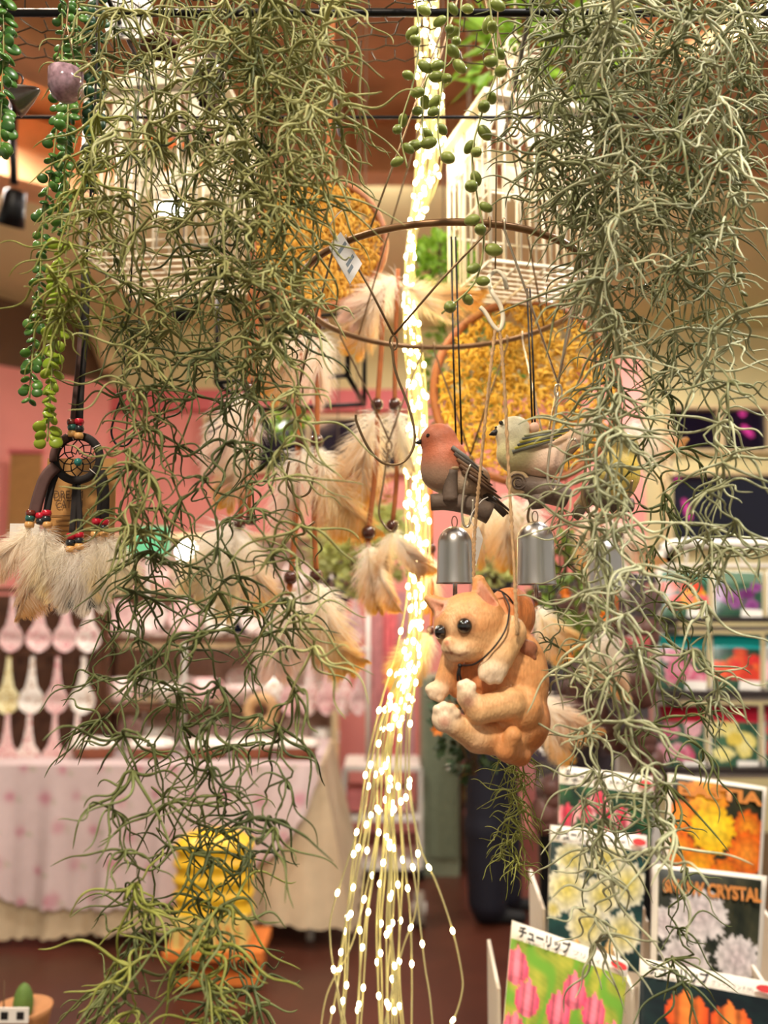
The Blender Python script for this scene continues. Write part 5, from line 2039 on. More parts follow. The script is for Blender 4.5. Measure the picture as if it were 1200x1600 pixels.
fr = PX(830, 715, .73)
prims = [('e', (800, 680, 4), (26, 27, 25), (216, 208, 178)), ('e', (806, 668, 2), (22, 17, 20), (196, 190, 160)), ('e', (808, 710, 6), (33, 32, 28), (196, 188, 140)), ('e', (836, 718, 2), (44, 28, 27), (214, 184, 160)), ('e', (846, 728, 6), (30, 20, 22), (226, 190, 170)),
         ('c', (860, 716, 0, 22), (905, 680, -4, 13), (190, 156, 124)), ('c', (905, 680, -4, 13), (932, 650, -6, 11), (172, 146, 118))]
wing = [(796 + k * 4, 712 - k * 5, 862 + k * 6, 692 - k * 5 + k, 30 - k, 7.5, [(120, 122, 112), (196, 184, 66), (96, 100, 100), (206, 194, 90), (112, 116, 112), (150, 148, 110)][k]) for k in range(6)]
tail = [(880, 704 + k * 6, 932 - k * 3, 652 + k * 8, 6 + k * 2, 6, [(170, 146, 120), (190, 160, 132), (150, 120, 96)][k]) for k in range(3)]
b2 = bird('pale finch ornament with yellow-striped wing perched on a curled log', fr, prims, [(781, 664, 20, 3.6), (778, 665, -14, 3)], ((776, 676, 8), (763, 681, 9), 6),
          [[(800, 757, 8, 15), (826, 762, 4, 20), (856, 768, 2, 21), (885, 780, 0, 16)], [(836, 775, 6, 16), (838, 796, 6, 10)]], wing, tail,
          [[(833, 672, 0), (836, 560, -30), (838, 420, -60)], [(837, 672, 0), (841, 560, -30), (843, 420, -60)]])
mb = MB()
a = fr.w(806, 757, 18)
mb.tube([a + Vector(((2.2 + .75 * t) * fr.s * math.cos(t), -.002, (2.2 + .75 * t) * fr.s * math.sin(t))) for t in [k * .35 for k in range(44)]], 1.3 * fr.s, 4)
mb.build('log_spiral', M['bark'], b2)
mb = MB(); mb.sphere(a, (19 * fr.s, 2.5 * fr.s, 19 * fr.s), 16, 8); mb.build('log_end', M['barkend'], b2)
mb = MB(); mb.sphere(fr.w(834, 670, 10), (8 * fr.s, 8 * fr.s, 9 * fr.s), 12, 8); mb.build('hanging_peg', mat('pink_clay', (214, 170, 150), .5), b2)

fr = PX(965, 740, .76)
prims = [('e', (972, 700, 4), (26, 25, 25), (170, 150, 90)), ('e', (962, 740, 6), (36, 40, 32), (224, 194, 84)), ('e', (955, 764, 4), (32, 24, 28), (232, 208, 120)), ('c', (940, 760, 0, 20), (905, 790, -6, 9), (150, 130, 90))]
wing = [(938 + k * 3, 720 + k * 6, 912 + k * 4, 770 + k * 6, 26 + k, 7, [(110, 104, 84), (96, 92, 78), (190, 170, 80), (120, 110, 84)][k]) for k in range(4)]
tail = [(915, 782 + k * 3, 892 + k * 3, 806 + k * 3, 0, 5, (96, 84, 66)) for k in range(3)]
bird('yellow finch ornament half hidden by the right moss', fr, prims, [(984, 694, 18, 3.6), (990, 695, -10, 3)], ((993, 702, 4), (1006, 707, 4), 6),
     [[(915, 760, 14, 12), (925, 776, 12, 14), (955, 788, 8, 13), (985, 790, 4, 11)], [(955, 788, 10, 9), (957, 806, 10, 6)]], wing, tail, [[(962, 690, 0), (962, 560, -20), (962, 400, -40)]])

# ================================================================= bells
M['alu'] = mat('brushed_aluminium', (202, 199, 198), 0.3, metal=1.0, var=.06, scale=30)
def bell(label, cx, y0, y1, w, Y):
    fr = PX(cx, y1, Y)
    s = fr.s
    h = (y1 - y0) * s
    R = w / 2 * s
    c = fr.w(cx, y1)
    r = thing('silver_bell', label, 'bell', c, 'silver bells under the birds')
    prof = []
    for k in range(9):
        t = k / 8 * math.pi / 2
        prof.append((max(R * .94 * math.sin(t), .0004), h - (R * 1.02) * (1 - math.cos(t))))
    prof += [(R * .97, h * .3), (R, .003), (R * 1.03, .0012), (R * 1.03, 0), (R * .98, 0), (R * .93, h * .3), (R * .9, h - R), (R * .5, h - R * .3), (.0004, h - R * .12)]
    mb = MB(); mb.lathe(prof, c, 36); mb.build('shell', M['alu'], r)
    mb = MB(); mb.tube([c + Vector((0, 0, h * .8)), c + Vector((0, 0, .002)), c + Vector((0, 0, -.010))], 3.5 * s, 8); mb.build('clapper', M['alu'], r)
    mb = MB(); mb.tube([c + Vector((4.5 * s * math.cos(t), 0, h + 7 * s + 9 * s * math.sin(t))) for t in [k * math.pi / 8 for k in range(16)]], .9 * s, 5, closed=True)
    mb.build('loop', M['brass'], r)
    return r
bell('silver bell hanging under the robin, above the kitten', 711, 822, 912, 57, .74)
bell('large silver bell hanging under the pale finch', 838, 814, 914, 61, .73)
bell('silver bell behind the right moss, under the yellow finch', 945, 838, 922, 56, .76)

# ================================================================= kitten figurine
fr = PX(760, 1050, .62)
OR, LO, WH, DO, PKE, PAD = (226, 160, 102), (236, 188, 134), (246, 220, 190), (204, 122, 66), (222, 160, 132), (232, 176, 152)  # deeper orange plus painted shading on back, rump and belly
c_ = lambda a, b, col: ('c', a, b, col)
prims = [
    ('e', (733, 977, 33), (57, 51, 50), OR), ('e', (748, 1000, 34), (46, 35, 42), LO), ('e', (724, 1008, 48), (36, 24, 33), LO),
    ('e', (700, 1010, 66), (15, 11, 15), (244, 214, 178)), ('e', (715, 1014, 68), (15, 11, 14), (244, 214, 178)), ('e', (695, 1002, 73), (8, 8, 8), LO), ('e', (708, 1023, 58), (13, 8, 12), WH), ('e', (702, 980, 64), (8, 20, 11), (244, 210, 168)),
    c_((755, 942, 22, 22), (748, 909, 20, 10), OR), c_((690, 950, 22, 17), (669, 936, 16, 7), OR),
    ('e', (800, 962, -12), (40, 44, 36), DO), ('e', (776, 1006, 8), (46, 50, 40), OR),
    ('e', (802, 1062, 2), (55, 82, 48), OR), ('e', (803, 1122, 6), (54, 56, 50), DO), ('e', (800, 1166, 6), (30, 24, 28), DO), ('e', (750, 1066, 18), (40, 44, 34), DO),
    c_((790, 988, 42, 27), (771, 1025, 66, 22), LO), ('e', (761, 1042, 75), (22, 17, 18), WH),
    c_((705, 1026, 34, 18), (695, 1058, 34, 16), OR), ('e', (682, 1074, 40), (18, 14, 15), WH), c_((694, 1058, 34, 14), (712, 1076, 26, 12), OR),
    ('e', (800, 1102, 40), (40, 36, 30), OR), c_((788, 1092, 60, 24), (740, 1100, 76, 20), LO), c_((740, 1100, 76, 20), (722, 1082, 84, 15), LO), ('e', (720, 1072, 90), (13, 15, 12), WH),
    c_((790, 1148, 34, 28), (740, 1142, 54, 23), OR), c_((740, 1142, 54, 23), (705, 1122, 70, 18), LO), ('e', (689, 1112, 78), (19, 20, 13), WH), ('e', (737, 1140, 66), (11, 16, 10), WH),
    c_((806, 1172, 30, 17), (780, 1160, 60, 15), DO), c_((780, 1160, 60, 15), (790, 1137, 70, 13), OR),
]
# toes
for (x, y) in ((678, 1098), (688, 1093), (699, 1096), (706, 1104)):
    prims.append(('e', (x, y, 82), (6.5, 6.5, 7), WH))
for (x, y) in ((712, 1062), (721, 1059), (729, 1064)):
    prims.append(('e', (x, y, 92), (5.5, 6, 6), WH))
for (x, y) in ((746, 1049), (756, 1055), (768, 1054)):
    prims.append(('e', (x, y, 82), (7, 8, 7), WH))
for (x, y) in ((669, 1072), (674, 1082), (684, 1086)):
    prims.append(('e', (x, y, 46), (7, 6, 6), WH))
subs = [c_((758, 942, 48, 15), (748, 911, 38, 5), PKE), c_((684, 952, 42, 9), (668, 938, 31, 4), PKE),
        ('e', (720, 977, 92), (11, 10, 11), OR), ('e', (686, 986, 72), (8, 9.5, 9), OR)]


def catcol(V, col):
    n1, n2 = vnoise(V, .055, 3), vnoise(V, .16, 4)
    st = np.sin(V[:, 0] * .05 + V[:, 1] * .22 + 2.2 * n1)                    # faint tabby bands of the coat
    dk = np.array(lin((196, 112, 54)))
    lt = np.array(lin((244, 206, 158)))
    col = col.copy()
    bright = col.mean(1)
    k = np.clip((st - .35) * 1.1, 0, 1) * .30 * (bright < .58)
    col = col * (1 - k[:, None]) + dk * k[:, None]
    k = np.clip(n2 - .1, 0, 1)[:, None] * .35
    col = col * (1 - k) + lt * k
    # moulded fur strokes
    W = V * np.array([.75, .22, .6])
    W[:, 0] += .12 * V[:, 1]
    sk = vnoise(W, .9, 9) + .7 * vnoise(W, 1.7, 12)
    col = col * (1 + .08 * np.clip(sk * 1.6, -1, 1))[:, None]
    # inside of the ears
    for a, b in (((757, 940, 46), (748, 912, 36)), ((684, 950, 42), (668, 937, 30))):
        d = _cone(V, a, b, 15, 4)
        k = np.clip(1 - d / 5, 0, 1)[:, None] * .85
        col = col * (1 - k) + np.array(lin((216, 152, 128))) * k
    # nose leather, mouth line, lower lids
    for p, rr, cc in (((692, 1001, 83), 6.5, (206, 124, 92)),):
        k = np.clip(1.3 - np.linalg.norm(V - np.array(p), axis=1) / rr, 0, 1)[:, None]
        col = col * (1 - k) + np.array(lin(cc)) * k
    V2 = V * np.array([1, 1, 0])
    for a, b in (((694, 1008, 0), (700, 1017, 0)), ((700, 1017, 0), (712, 1020, 0)), ((712, 1020, 0), (724, 1016, 0)), ((700, 1017, 0), (692, 1016, 0))):
        k = (np.clip(1.3 - _cone(V2, a, b, 0, 0) / 2.2, 0, 1) * .6 * (V[:, 2] > 50))[:, None]
        col = col * (1 - k) + np.array(lin((150, 84, 60))) * k
    for p, rx in (((720, 977, 86), 14.5), ((686, 986, 64), 12.5)):
        k = np.clip(1.5 - np.linalg.norm(V - np.array(p), axis=1) / rx, 0, 1)[:, None] * .8
        col = col * (1 - k) + np.array(lin((110, 66, 44))) * k
    # pads
    for p in ((688, 1116, 92), (722, 1086, 100)):
        k = np.clip(1.4 - np.linalg.norm(V - np.array(p), axis=1) / 9, 0, 1)[:, None] * .7
        col = col * (1 - k) + np.array(lin((216, 150, 126))) * k
    return col


M['fur'] = mat('painted_fur', attr=True, rough=.5, var=.07, scale=260, bump=.45, bscale=700)
# stretched fine grain for the moulded fur
nt = M['fur'].node_tree
for nd_ in nt.nodes:
    if nd_.type == 'TEX_NOISE' and nd_.inputs['Scale'].default_value == 700:
        mp = nt.nodes.new('ShaderNodeMapping')
        mp.inputs['Scale'].default_value = (1.0, 1.0, .35)
        mp.inputs['Rotation'].default_value = (0, .6, 0)
        lk = nd_.inputs['Vector'].links[0]
        src = lk.from_socket
        nt.links.new(src, mp.inputs['Vector'])
        nt.links.new(mp.outputs[0], nd_.inputs['Vector'])
ct = thing('kitten_figurine', 'hanging orange tabby kitten figurine with white paws and black neck cord', 'figurine', fr.w(790, 1190))
pxskin('body', fr, prims, subs, 1.5, 5.5, M['fur'], ct, cs=5.0, colfn=catcol)
M['iris'] = mat('dark_brown_iris', (40, 30, 24), .08, coat=1.0)
for (x, y, z, q) in ((720, 977, 76, 12.5), (686, 986, 58, 11)):
    mb = MB(); mb.sphere(fr.w(x, y, z), q * fr.s, 18, 12); e = mb.build('eye', M['iris'], ct)
    mb = MB(); mb.sphere(fr.w(x - 2.2, y, z + 3.6), (q - 2.6) * fr.s, 16, 10); mb.build('pupil', M['eye'], e)
mb = MB()
mb.tube(pxs := smoothpath([fr.w(*q) for q in [(712, 1036, 66), (735, 1032, 82), (760, 1010, 88), (779, 984, 82), (787, 962, 66), (790, 946, 48), (784, 926, 18)]], 5), 1.5 * fr.s, 6)
mb.build('neck_cord', M['ink'], ct)
mb = MB()
mb.tube(smoothpath([fr.w(*q) for q in [(766, 922, 18), (780, 924, 22), (792, 932, 22), (801, 944, 22)]], 4), 1.5 * fr.s, 6)
mb.build('neck_cord', M['ink'], ct)
mb = MB()
for e in ((710, 1058), (716, 1062)):
    mb.tube(smoothpath([fr.w(713, 1035, 68), fr.w((713 + e[0]) / 2 - 2, 1048, 68), fr.w(e[0], e[1], 64)], 4), 1.7 * fr.s, 6)
mb.sphere(fr.w(713, 1036, 68), 3.4 * fr.s, 10, 8)
mb.build('cord_knot', M['ink'], ct)
M['twine'] = mat('jute_twine', (196, 160, 120), .9, var=.25, scale=300)
mb = MB()
mb.tube([fr.w(808 + 5 * math.cos(t), 994 + 8 * math.sin(t), 46) for t in [k * math.pi / 7 for k in range(14)]], 1.3 * fr.s, 6, closed=True)
mb.build('eyelet', M['brass'], ct)
V, Q, col = blob([('e', (818, 1012, 34), (17, 13, 12), (150, 92, 66)), ('c', (812, 1004, 40, 8), (828, 1026, 36, 5), (170, 108, 78))], [], 1.8, 4)
skin_object('suede_loop', fr.arr(V), Q, col, M['fur'], ct)
tw = thing('twine_sling', 'jute twine sling with white wire hook that carries the kitten', 'twine', fr.w(808, 990, 46))
def twist(pl, Y, w=1.9):
    path = pxpath(pl, Y, 14)
    for ph in (0, math.pi):
        mb = MB()
        pts = []
        L = 0
        for i, p in enumerate(path):
            if i:
                L += (p - path[i - 1]).length
            a = L / .004 * math.pi + ph
            pts.append(p + Vector((math.cos(a), math.sin(a), 0)) * .0007)
        mb.tube(pts, .0009, 5)
        mb.build('strand', M['twine'], tw)
twist([(780, 508, .60), (788, 600, .60), (796, 760, .60), (804, 900, .59), (808, 992, .585)], .6)
twist([(774, 510, .60), (764, 600, .60), (750, 740, .61), (742, 830, .62), (740, 915, .625)], .6)
mb = MB()
mb.tube(pxpath([(792, 452, .62), (786, 430, .62), (774, 424, .62), (764, 434, .61), (768, 455, .60), (782, 478, .60), (786, 500, .60), (780, 516, .60), (770, 508, .60), (758, 488, .60), (750, 480, .60)], .6, 5), .0016, 8)
mb.build('white_hook', M['cage'], tw)
mb = MB(); mb.tube([P(774, 425, .62), P(776, 200, .64), P(778, 18, .66)], .0006, 5); mb.build('hanging_wire', M['brass'], tw)

# ================================================================= small black dreamcatcher and its card
Y = .66
sm = thing('small_dreamcatcher', 'small black leather dreamcatcher with turquoise bead and white feathers at the left', 'dreamcatcher', P(115, 860, Y))
s = S(120, 715, Y)
c = P(121, 716, Y)
M['blackleather'] = mat('black_suede', (30, 24, 26), .8, var=.2, scale=100)
M['brownleather'] = mat('dark_brown_suede', (84, 58, 56), .8, var=.2, scale=80)
mb = MB(); mb.tube([c + Vector((35 * s * math.cos(t), 0, 35 * s * math.sin(t))) for t in [k * 2 * math.pi / 40 for k in range(40)]], 6.5 * s, 8, closed=True); mb.build('hoop', M['blackleather'], sm)
mb = MB(); mb.tube([c + Vector((36 * s * math.cos(t), -.0025, 36 * s * math.sin(t))) for t in [2.0 + k * .12 for k in range(12)]], 6.2 * s, 8); mb.build('leather_wrap', M['brownleather'], sm)
for a in (1.75, 2.55, .5, 5.6):
    mb = MB(); p = c + Vector((35 * s * math.cos(a), 0, 35 * s * math.sin(a)))
    d = Vector((math.cos(a), 0, math.sin(a)))
    mb.tube([p - d * 7 * s + Vector((0, -.003, 0)), p + Vector((0, -.0042, 0)), p + d * 7 * s + Vector((0, -.003, 0))], .8 * s, 5); mb.build('stitch', M['tag'], sm)
for ring_, (r0, r1, n) in enumerate([(30, 22, 8), (22, 14, 8), (14, 7, 8)]):
    mb = MB()
    for k in range(n):
        a, b, c2 = 2 * math.pi * k / n, 2 * math.pi * (k + .5) / n, 2 * math.pi * (k + 1) / n
        o = ring_ * .39
        p0 = c + Vector((r0 * s * math.cos(a + o), 0, r0 * s * math.sin(a + o)))
        p1 = c + Vector((r1 * s * math.cos(b + o), 0, r1 * s * math.sin(b + o)))
        p2 = c + Vector((r0 * s * math.cos(c2 + o), 0, r0 * s * math.sin(c2 + o)))
        mb.tube([p0, p1, p2], 1.1 * s, 5)
    mb.build('web_thread', M['blackleather'], sm)
mb = MB(); mb.sphere(P(122, 722, Y - .003), 6.5 * s, 12, 8); mb.build('turquoise_bead', mat('turquoise', (36, 120, 116), .25, coat=.5), sm)
def strap(pl, w, m='blackleather', YY=Y):
    mb = MB(); mb.tube(pxpath(pl, YY, 4), w * s, 6, flat=.3); return mb.build('strap', M[m], sm)
strap([(134, 425), (131, 520), (125, 600), (122, 668)], 7.5)
strap([(126, 520), (120, 590), (114, 650), (114, 678)], 4, 'brownleather', Y - .004)
strap([(134, 425), (142, 300), (150, 120), (152, 0)], 2.0)
strap([(88, 728), (72, 745), (62, 770), (52, 808)], 10, 'brownleather', Y - .004)
strap([(92, 730), (80, 760), (72, 806)], 6)
strap([(118, 755), (116, 790), (112, 838)], 5)
strap([(121, 755), (123, 790), (126, 838)], 5)
strap([(158, 735), (164, 770), (163, 816)], 7)
strap([(152, 745), (156, 780), (152, 816)], 4)
pon = MB(); pon.lathe([(.002, .0028), (.0036, .0024), (.0043, 0), (.0036, -.0024), (.002, -.0028)], (0, 0, 0), 12)
PC = {k: pon.mesh('pony_bead', mat('pony_' + k, v, .25, coat=.4, var=.05)) for k, v in {'red': (196, 26, 52), 'dark': (36, 40, 46), 'tan': (222, 168, 104), 'teal': (40, 96, 90), 'brown': (110, 44, 36)}.items()}
for col_, x, y in [('red', 124, 659), ('dark', 124, 670), ('tan', 123, 681), ('brown', 112, 660), ('teal', 113, 668), ('tan', 113, 678), ('brown', 48, 802), ('teal', 47, 810), ('tan', 46, 820), ('red', 73, 802), ('dark', 72, 811), ('tan', 74, 820), ('red', 63, 806), ('dark', 64, 815),
                   ('red', 111, 838), ('dark', 110, 848), ('tan', 110, 858), ('red', 124, 836), ('dark', 124, 845), ('tan', 124, 854), ('red', 151, 815), ('dark', 150, 825), ('tan', 149, 835), ('red', 163, 816), ('dark', 162, 825), ('tan', 163, 834)]:
    inst('pony_bead', PC[col_], sm, P(x, y, Y - .006), (0, 0, 0), .85)
for kd, x, y, L, a, yw in [('wb', 50, 822, 115, -34, 0), ('ww', 70, 824, 100, 4, 30), ('wd', 112, 860, 90, 0, 40), ('wd', 124, 858, 95, 12, 0), ('ww', 150, 838, 95, 8, 60), ('ww', 164, 838, 90, 26, 10), ('wb', 60, 830, 130, 8, 20), ('ww', 100, 850, 90, -14, 0), ('wb', 80, 860, 85, 20, 0)]:
    feather(sm, kd, x, y, Y - .004, L, a, yw)
M['kraft'] = mat('kraft_card', (178, 130, 74), .8, var=.08, scale=60)
M['brownink'] = mat('brown_ink', (84, 58, 36), .7)
kc = thing('backing_card', 'brown kraft backing card printed behind the small dreamcatcher', 'card', P(125, 870, .685))
tl, br_ = P(74, 716, .685), P(177, 868, .685)
mb = MB(); mb.box(((tl.x + br_.x) / 2, .686, (tl.z + br_.z) / 2), (br_.x - tl.x, .0012, tl.z - br_.z)); kcard = mb.build('card', M['kraft'], kc, False)
s2 = S(120, 780, .685)
text_mesh('lettering', 'DREAM', M['brownink'], kcard, P(83, 779, .685) - Vector((0, .001, 0)), (1, 0, 0), (0, 0, 1), 18 * s2, width=46 * s2)
text_mesh('lettering', 'CATCH', M['brownink'], kcard, P(87, 794, .685) - Vector((0, .001, 0)), (1, 0, 0), (0, 0, 1), 18 * s2, width=42 * s2)
for k in range(7):
    mb = MB(); p = P(108 + (k % 2) * 6, 806 + k * 8, .6845); mb.box(p, ((60 - (k * 7) % 20) * s2, .0004, .9 * s2)); mb.build('print_line', M['brownink'], kcard, False)
wl = thing('price_label', 'white price label at the lower left of the kraft card', 'label', P(20, 860, .70))
a, b = P(14, 864, .70), P(62, 818, .70)
mb = MB(); mb.box(((a.x + b.x) / 2, .7, (a.z + b.z) / 2), (b.x - a.x, .001, b.z - a.z)); mb.build('label_card', M['tag'], wl, False)

# ================================================================= things hanging at the top left
M['steel'] = mat('worn_steel', (120, 112, 108), .3, metal=.9, var=.2)
r = thing('funnel_bell', 'grey metal cone bell hanging at the left edge', 'bell', P(38, 175, .66))
c = P(38, 150, .66); s = S(38, 150, .66)
R = Euler((0, math.radians(65), 0)).to_matrix()
mb = MB(); mb.lathe([(2 * s, 26 * s), (6 * s, 22 * s), (14 * s, 8 * s), (24 * s, -12 * s), (26 * s, -20 * s), (24 * s, -20 * s), (12 * s, 6 * s)], c, 22, rot=R); mb.build('cone', M['steel'], r)
mb = MB(); mb.tube([P(24, 125, .66) + Vector((12 * s * math.cos(t), 0, 12 * s * math.sin(t))) for t in [k * math.pi / 8 for k in range(16)]], 1.6 * s, 6, closed=True); mb.build('ring', M['steel'], r)
M['cutglass'] = mat('lilac_frosted_glass', (176, 146, 160), .15, var=.35, scale=300, transl=.35, coat=.6)
c = P(101, 158, .60); s = S(101, 140, .60)
r = thing('glass_cup', 'small lilac glass cup hanging in front of the green garland', 'cup', c)
mb = MB(); mb.lathe([(.0004, 0), (10 * s, 1 * s), (20 * s, 8 * s), (26 * s, 22 * s), (27 * s, 48 * s), (24 * s, 48 * s), (22 * s, 22 * s), (.0004, 6 * s)], c, 20); mb.build('bowl', M['cutglass'], r)
mb = MB(); mb.tube([P(82, 112, .60), P(104, 40, .60), P(108, -10, .60), P(104, 40, .60), P(120, 112, .60)], .0006, 4); mb.build('hanging_wire', M['brass'], r)
# paper sign
tl, br_ = P(165, -20, .74), P(236, 60, .74)
sg = thing('paper_sign', 'off-white rounded paper sign with handwritten lines at the top left', 'sign', P(200, 60, .74))
mb = MB()
n = 28
cx, cz = (tl.x + br_.x) / 2, (tl.z + br_.z) / 2
ring = []
for k in range(n):
    t = 2 * math.pi * k / n
    ex = abs(math.cos(t)) ** .5 * (1 if math.cos(t) > 0 else -1)
    ez = abs(math.sin(t)) ** .5 * (1 if math.sin(t) > 0 else -1)
    ring.append(Vector((cx + ex * (br_.x - tl.x) / 2, .74, cz + ez * (tl.z - br_.z) / 2)))
mb.add(ring + [q + Vector((0, .002, 0)) for q in ring], [tuple(range(n)), tuple(range(2 * n - 1, n - 1, -1))] + [(k, n + k, n + (k + 1) % n, (k + 1) % n) for k in range(n)])
paper = mb.build('paper', M['tag'], sg, False)
s2 = S(200, 30, .74)
for tx, x, y, sz, wd in [('The early', 176, 15, 15, 48), ('gets the', 172, 31, 15, 46)]:
    text_mesh('lettering', tx, M['ink'], paper, P(x, y, .74) - Vector((0, .0015, 0)), (1, 0, 0), (0, 0, 1), sz * s2, width=wd * s2)
mb = MB(); p = P(198, 44, .739); mb.box(p, (18 * s2, .0006, 2 * s2)); mb.build('print_line', M['ink'], paper, False)
mb = MB(); p = P(196, 53, .739); mb.box(p, (14 * s2, .0006, 2 * s2)); mb.build('print_line', M['ink'], paper, False)
# brown wooden dome and steel bells behind the moss
def dome(name, label, px, py, Y, rr, hh, m, rot=0):
    c = P(px, py, Y); s = S(px, py, Y)
    r = thing(name, label, 'bell', c)
    R = Euler((0, rot, 0)).to_matrix()
    mb = MB(); mb.lathe([(2 * s, hh * s), (rr * .55 * s, hh * .8 * s), (rr * .9 * s, hh * .35 * s), (rr * s, 0), (rr * .92 * s, 0), (rr * .5 * s, hh * .7 * s)], c, 22, rot=R); mb.build('shell', m, r)
    mb = MB(); mb.tube([c + R @ Vector((0, 0, hh * s)), P(px + 4, -20, Y)], .0007, 5); mb.build('hanging_wire', M['brass'], r)
    mb = MB(); mb.sphere(c + R @ Vector((0, 0, -4 * s)), 5 * s, 10, 8); mb.build('clapper', M['black'], r)
dome('wooden_bell', 'dark brown wooden dome bell beside the paper sign', 250, 78, .78, 30, 34, mat('walnut', (92, 46, 34), .5, var=.2))
dome('metal_bell', 'dull grey metal bell behind the left moss curtain', 328, 128, .8, 26, 52, M['steel'])
dome('metal_bell', 'dark bronze metal bell tilted behind the left moss', 318, 160, .84, 24, 30, mat('dark_bronze', (80, 62, 60), .4, metal=.6), .8)
# chain with open hook
ch = thing('chain_hook', 'dark iron chain with an open hook in front of the pink wall', 'chain', P(192, 695, .72))
for k in range(17):
    t = k / 16
    p = P(204 - 16 * t, 455 + 170 * t, .72); s = S(195, 560, .72)
    lk = MB()
    ax = Vector((1, 0, 0)) if k % 2 else Vector((0, 1, 0))
    lk.tube([p + ax * (2.6 * s * math.cos(a)) + Vector((0, 0, 7 * s * math.sin(a))) for a in [q * math.pi / 5 for q in range(10)]], .9 * s, 4, closed=True)
    lk.build('link', M['black'], ch)
mb = MB(); mb.tube(pxpath([(188, 626), (184, 636), (178, 655), (174, 675), (180, 692), (192, 697), (204, 690), (210, 672), (209, 658)], .72, 5), 1.7 * s, 6); mb.build('hook', M['black'], ch)
mb = MB(); mb.tube([P(204, 455, .72), P(214, 240, .72), P(220, 10, .72)], .0007, 4); mb.build('hanging_wire', M['black'], ch)
# round sleigh bell
c = P(283, 490, .9); s = S(283, 490, .9)
r = thing('sleigh_bell', 'small black round jingle bell below the left bird cage', 'bell', c)
mb = MB(); mb.sphere(c, 14 * s, 14, 10); mb.build('shell', M['black'], r)
mb = MB(); mb.tube([c + Vector((0, 0, 13 * s)), c + Vector((.001, 0, 46 * s)), Vector((c.x, c.y, zg))], 1.0 * s, 5); mb.build('loop', M['black'], r)
mb = MB(); mb.tube([c + Vector((0, 0, -13 * s)), c + Vector((0, 0, -30 * s))], [2 * s, .4 * s], 5); mb.build('clapper', M['black'], r)
# black wire lantern frame
lt = thing('wire_lantern', 'black square wire lantern frame behind the left moss and feathers', 'lantern', P(445, 600, 1.35))
a, b = P(338, 598, 1.3), P(546, 440, 1.3)
w = b.x - a.x
zz0, zz1 = a.z, b.z
mx = (a.x + b.x) / 2
cs4 = [(a.x, 1.30), (b.x, 1.26), (b.x + .02, 1.44), (a.x + .03, 1.48)]
for k in range(4):
    p, q = cs4[k], cs4[(k + 1) % 4]
    for z in (zz0, zz1):
        mb = MB(); mb.tube([(p[0], p[1], z), (q[0], q[1], z)], .004, 5); mb.build('rail', M['black'], lt)
    mb = MB(); mb.tube([(p[0], p[1], zz0), (p[0], p[1], zz1)], .004, 5); mb.build('post', M['black'], lt)
    mb = MB(); mb.tube([(p[0], p[1], zz1), (mx, 1.37, zz1 + .09)], .003, 5); mb.build('roof_rod', M['black'], lt)
mb = MB(); mb.tube([(mx, 1.37, zz1 + .09), (mx, 1.37, 3.26)], .0012, 4); mb.build('hanging_wire', M['black'], lt)
for t in (.33, .66):
    mb = MB(); mb.tube([(a.x + w * t, 1.30 - .04 * t, zz0), (a.x + .03 + w * t, 1.48 - .04 * t, zz0)], .003, 5); mb.build('floor_rod', M['black'], lt)
# pot with cactus bottom left
c = P(34, 1625, 1.25); s = S(34, 1590, 1.25)
cp = thing('cactus_pot', 'small potted cactus with white label in the bottom left corner', 'potted plant', c - Vector((0, 0, 40 * s)))
mb = MB(); mb.lathe([(.0004, -40 * s), (30 * s, -40 * s), (42 * s, 40 * s), (45 * s, 50 * s), (40 * s, 50 * s), (.0004, 30 * s)], c, 24); mb.build('pot', mat('tan_pot', (170, 116, 70), .7, var=.12), cp)
mb = MB()
n = 16
vs, fs = [], []
for j in range(11):
    t = j / 10
    for k in range(n * 2):
        a = math.pi * k / n
        q = (13 + 2.2 * math.cos(k * math.pi)) * max(math.sin(math.pi * min(.12 + t * .88, 1)), .02) ** .5 * s
        vs.append(c + Vector((q * math.cos(a), q * math.sin(a), (30 + 55 * t) * s)))
for j in range(10):
    for k in range(2 * n):
        l = (k + 1) % (2 * n)
        fs.append((j * 2 * n + k, j * 2 * n + l, (j + 1) * 2 * n + l, (j + 1) * 2 * n + k))
mb.add(vs, fs); mb.build('cactus', mat('cactus_skin', (98, 128, 60), .6, var=.2), cp)
for k in range(2):
    mb = MB(); mb.box(c + Vector((4 * s, -50 * s, (32 + 26 * k) * s)), (48 * s, .002, 22 * s)); q = mb.build('label', M['tag'], cp, False)
    for dx in (-12, 12):
        mb = MB(); mb.box(c + Vector(((4 + dx) * s, -51.5 * s, (32 + 26 * k) * s)), (11 * s, .001, 11 * s)); mb.build('print_block', M['ink'], q, False)
mb = MB(); mb.tube([c + Vector((-22 * s, -20 * s, 30 * s)), c + Vector((-23 * s, -20 * s, 96 * s))], [2 * s, .6 * s], 5); mb.build('stick', M['twig'], cp)

# ================================================================= bead-leaf garlands
def leafpod(m, L, W, T):
    mb = MB()
    n = 8
    prof = [(math.sin(math.pi * k / n) * (1 - .12 * k / n), L * .5 * (1 - math.cos(math.pi * k / n))) for k in range(n + 1)]
    mb.lathe([(max(p * W, .0001), z) for p, z in prof], (0, 0, 0), 10, scl=(1, T))
    return mb.mesh('pod_leaf', m)


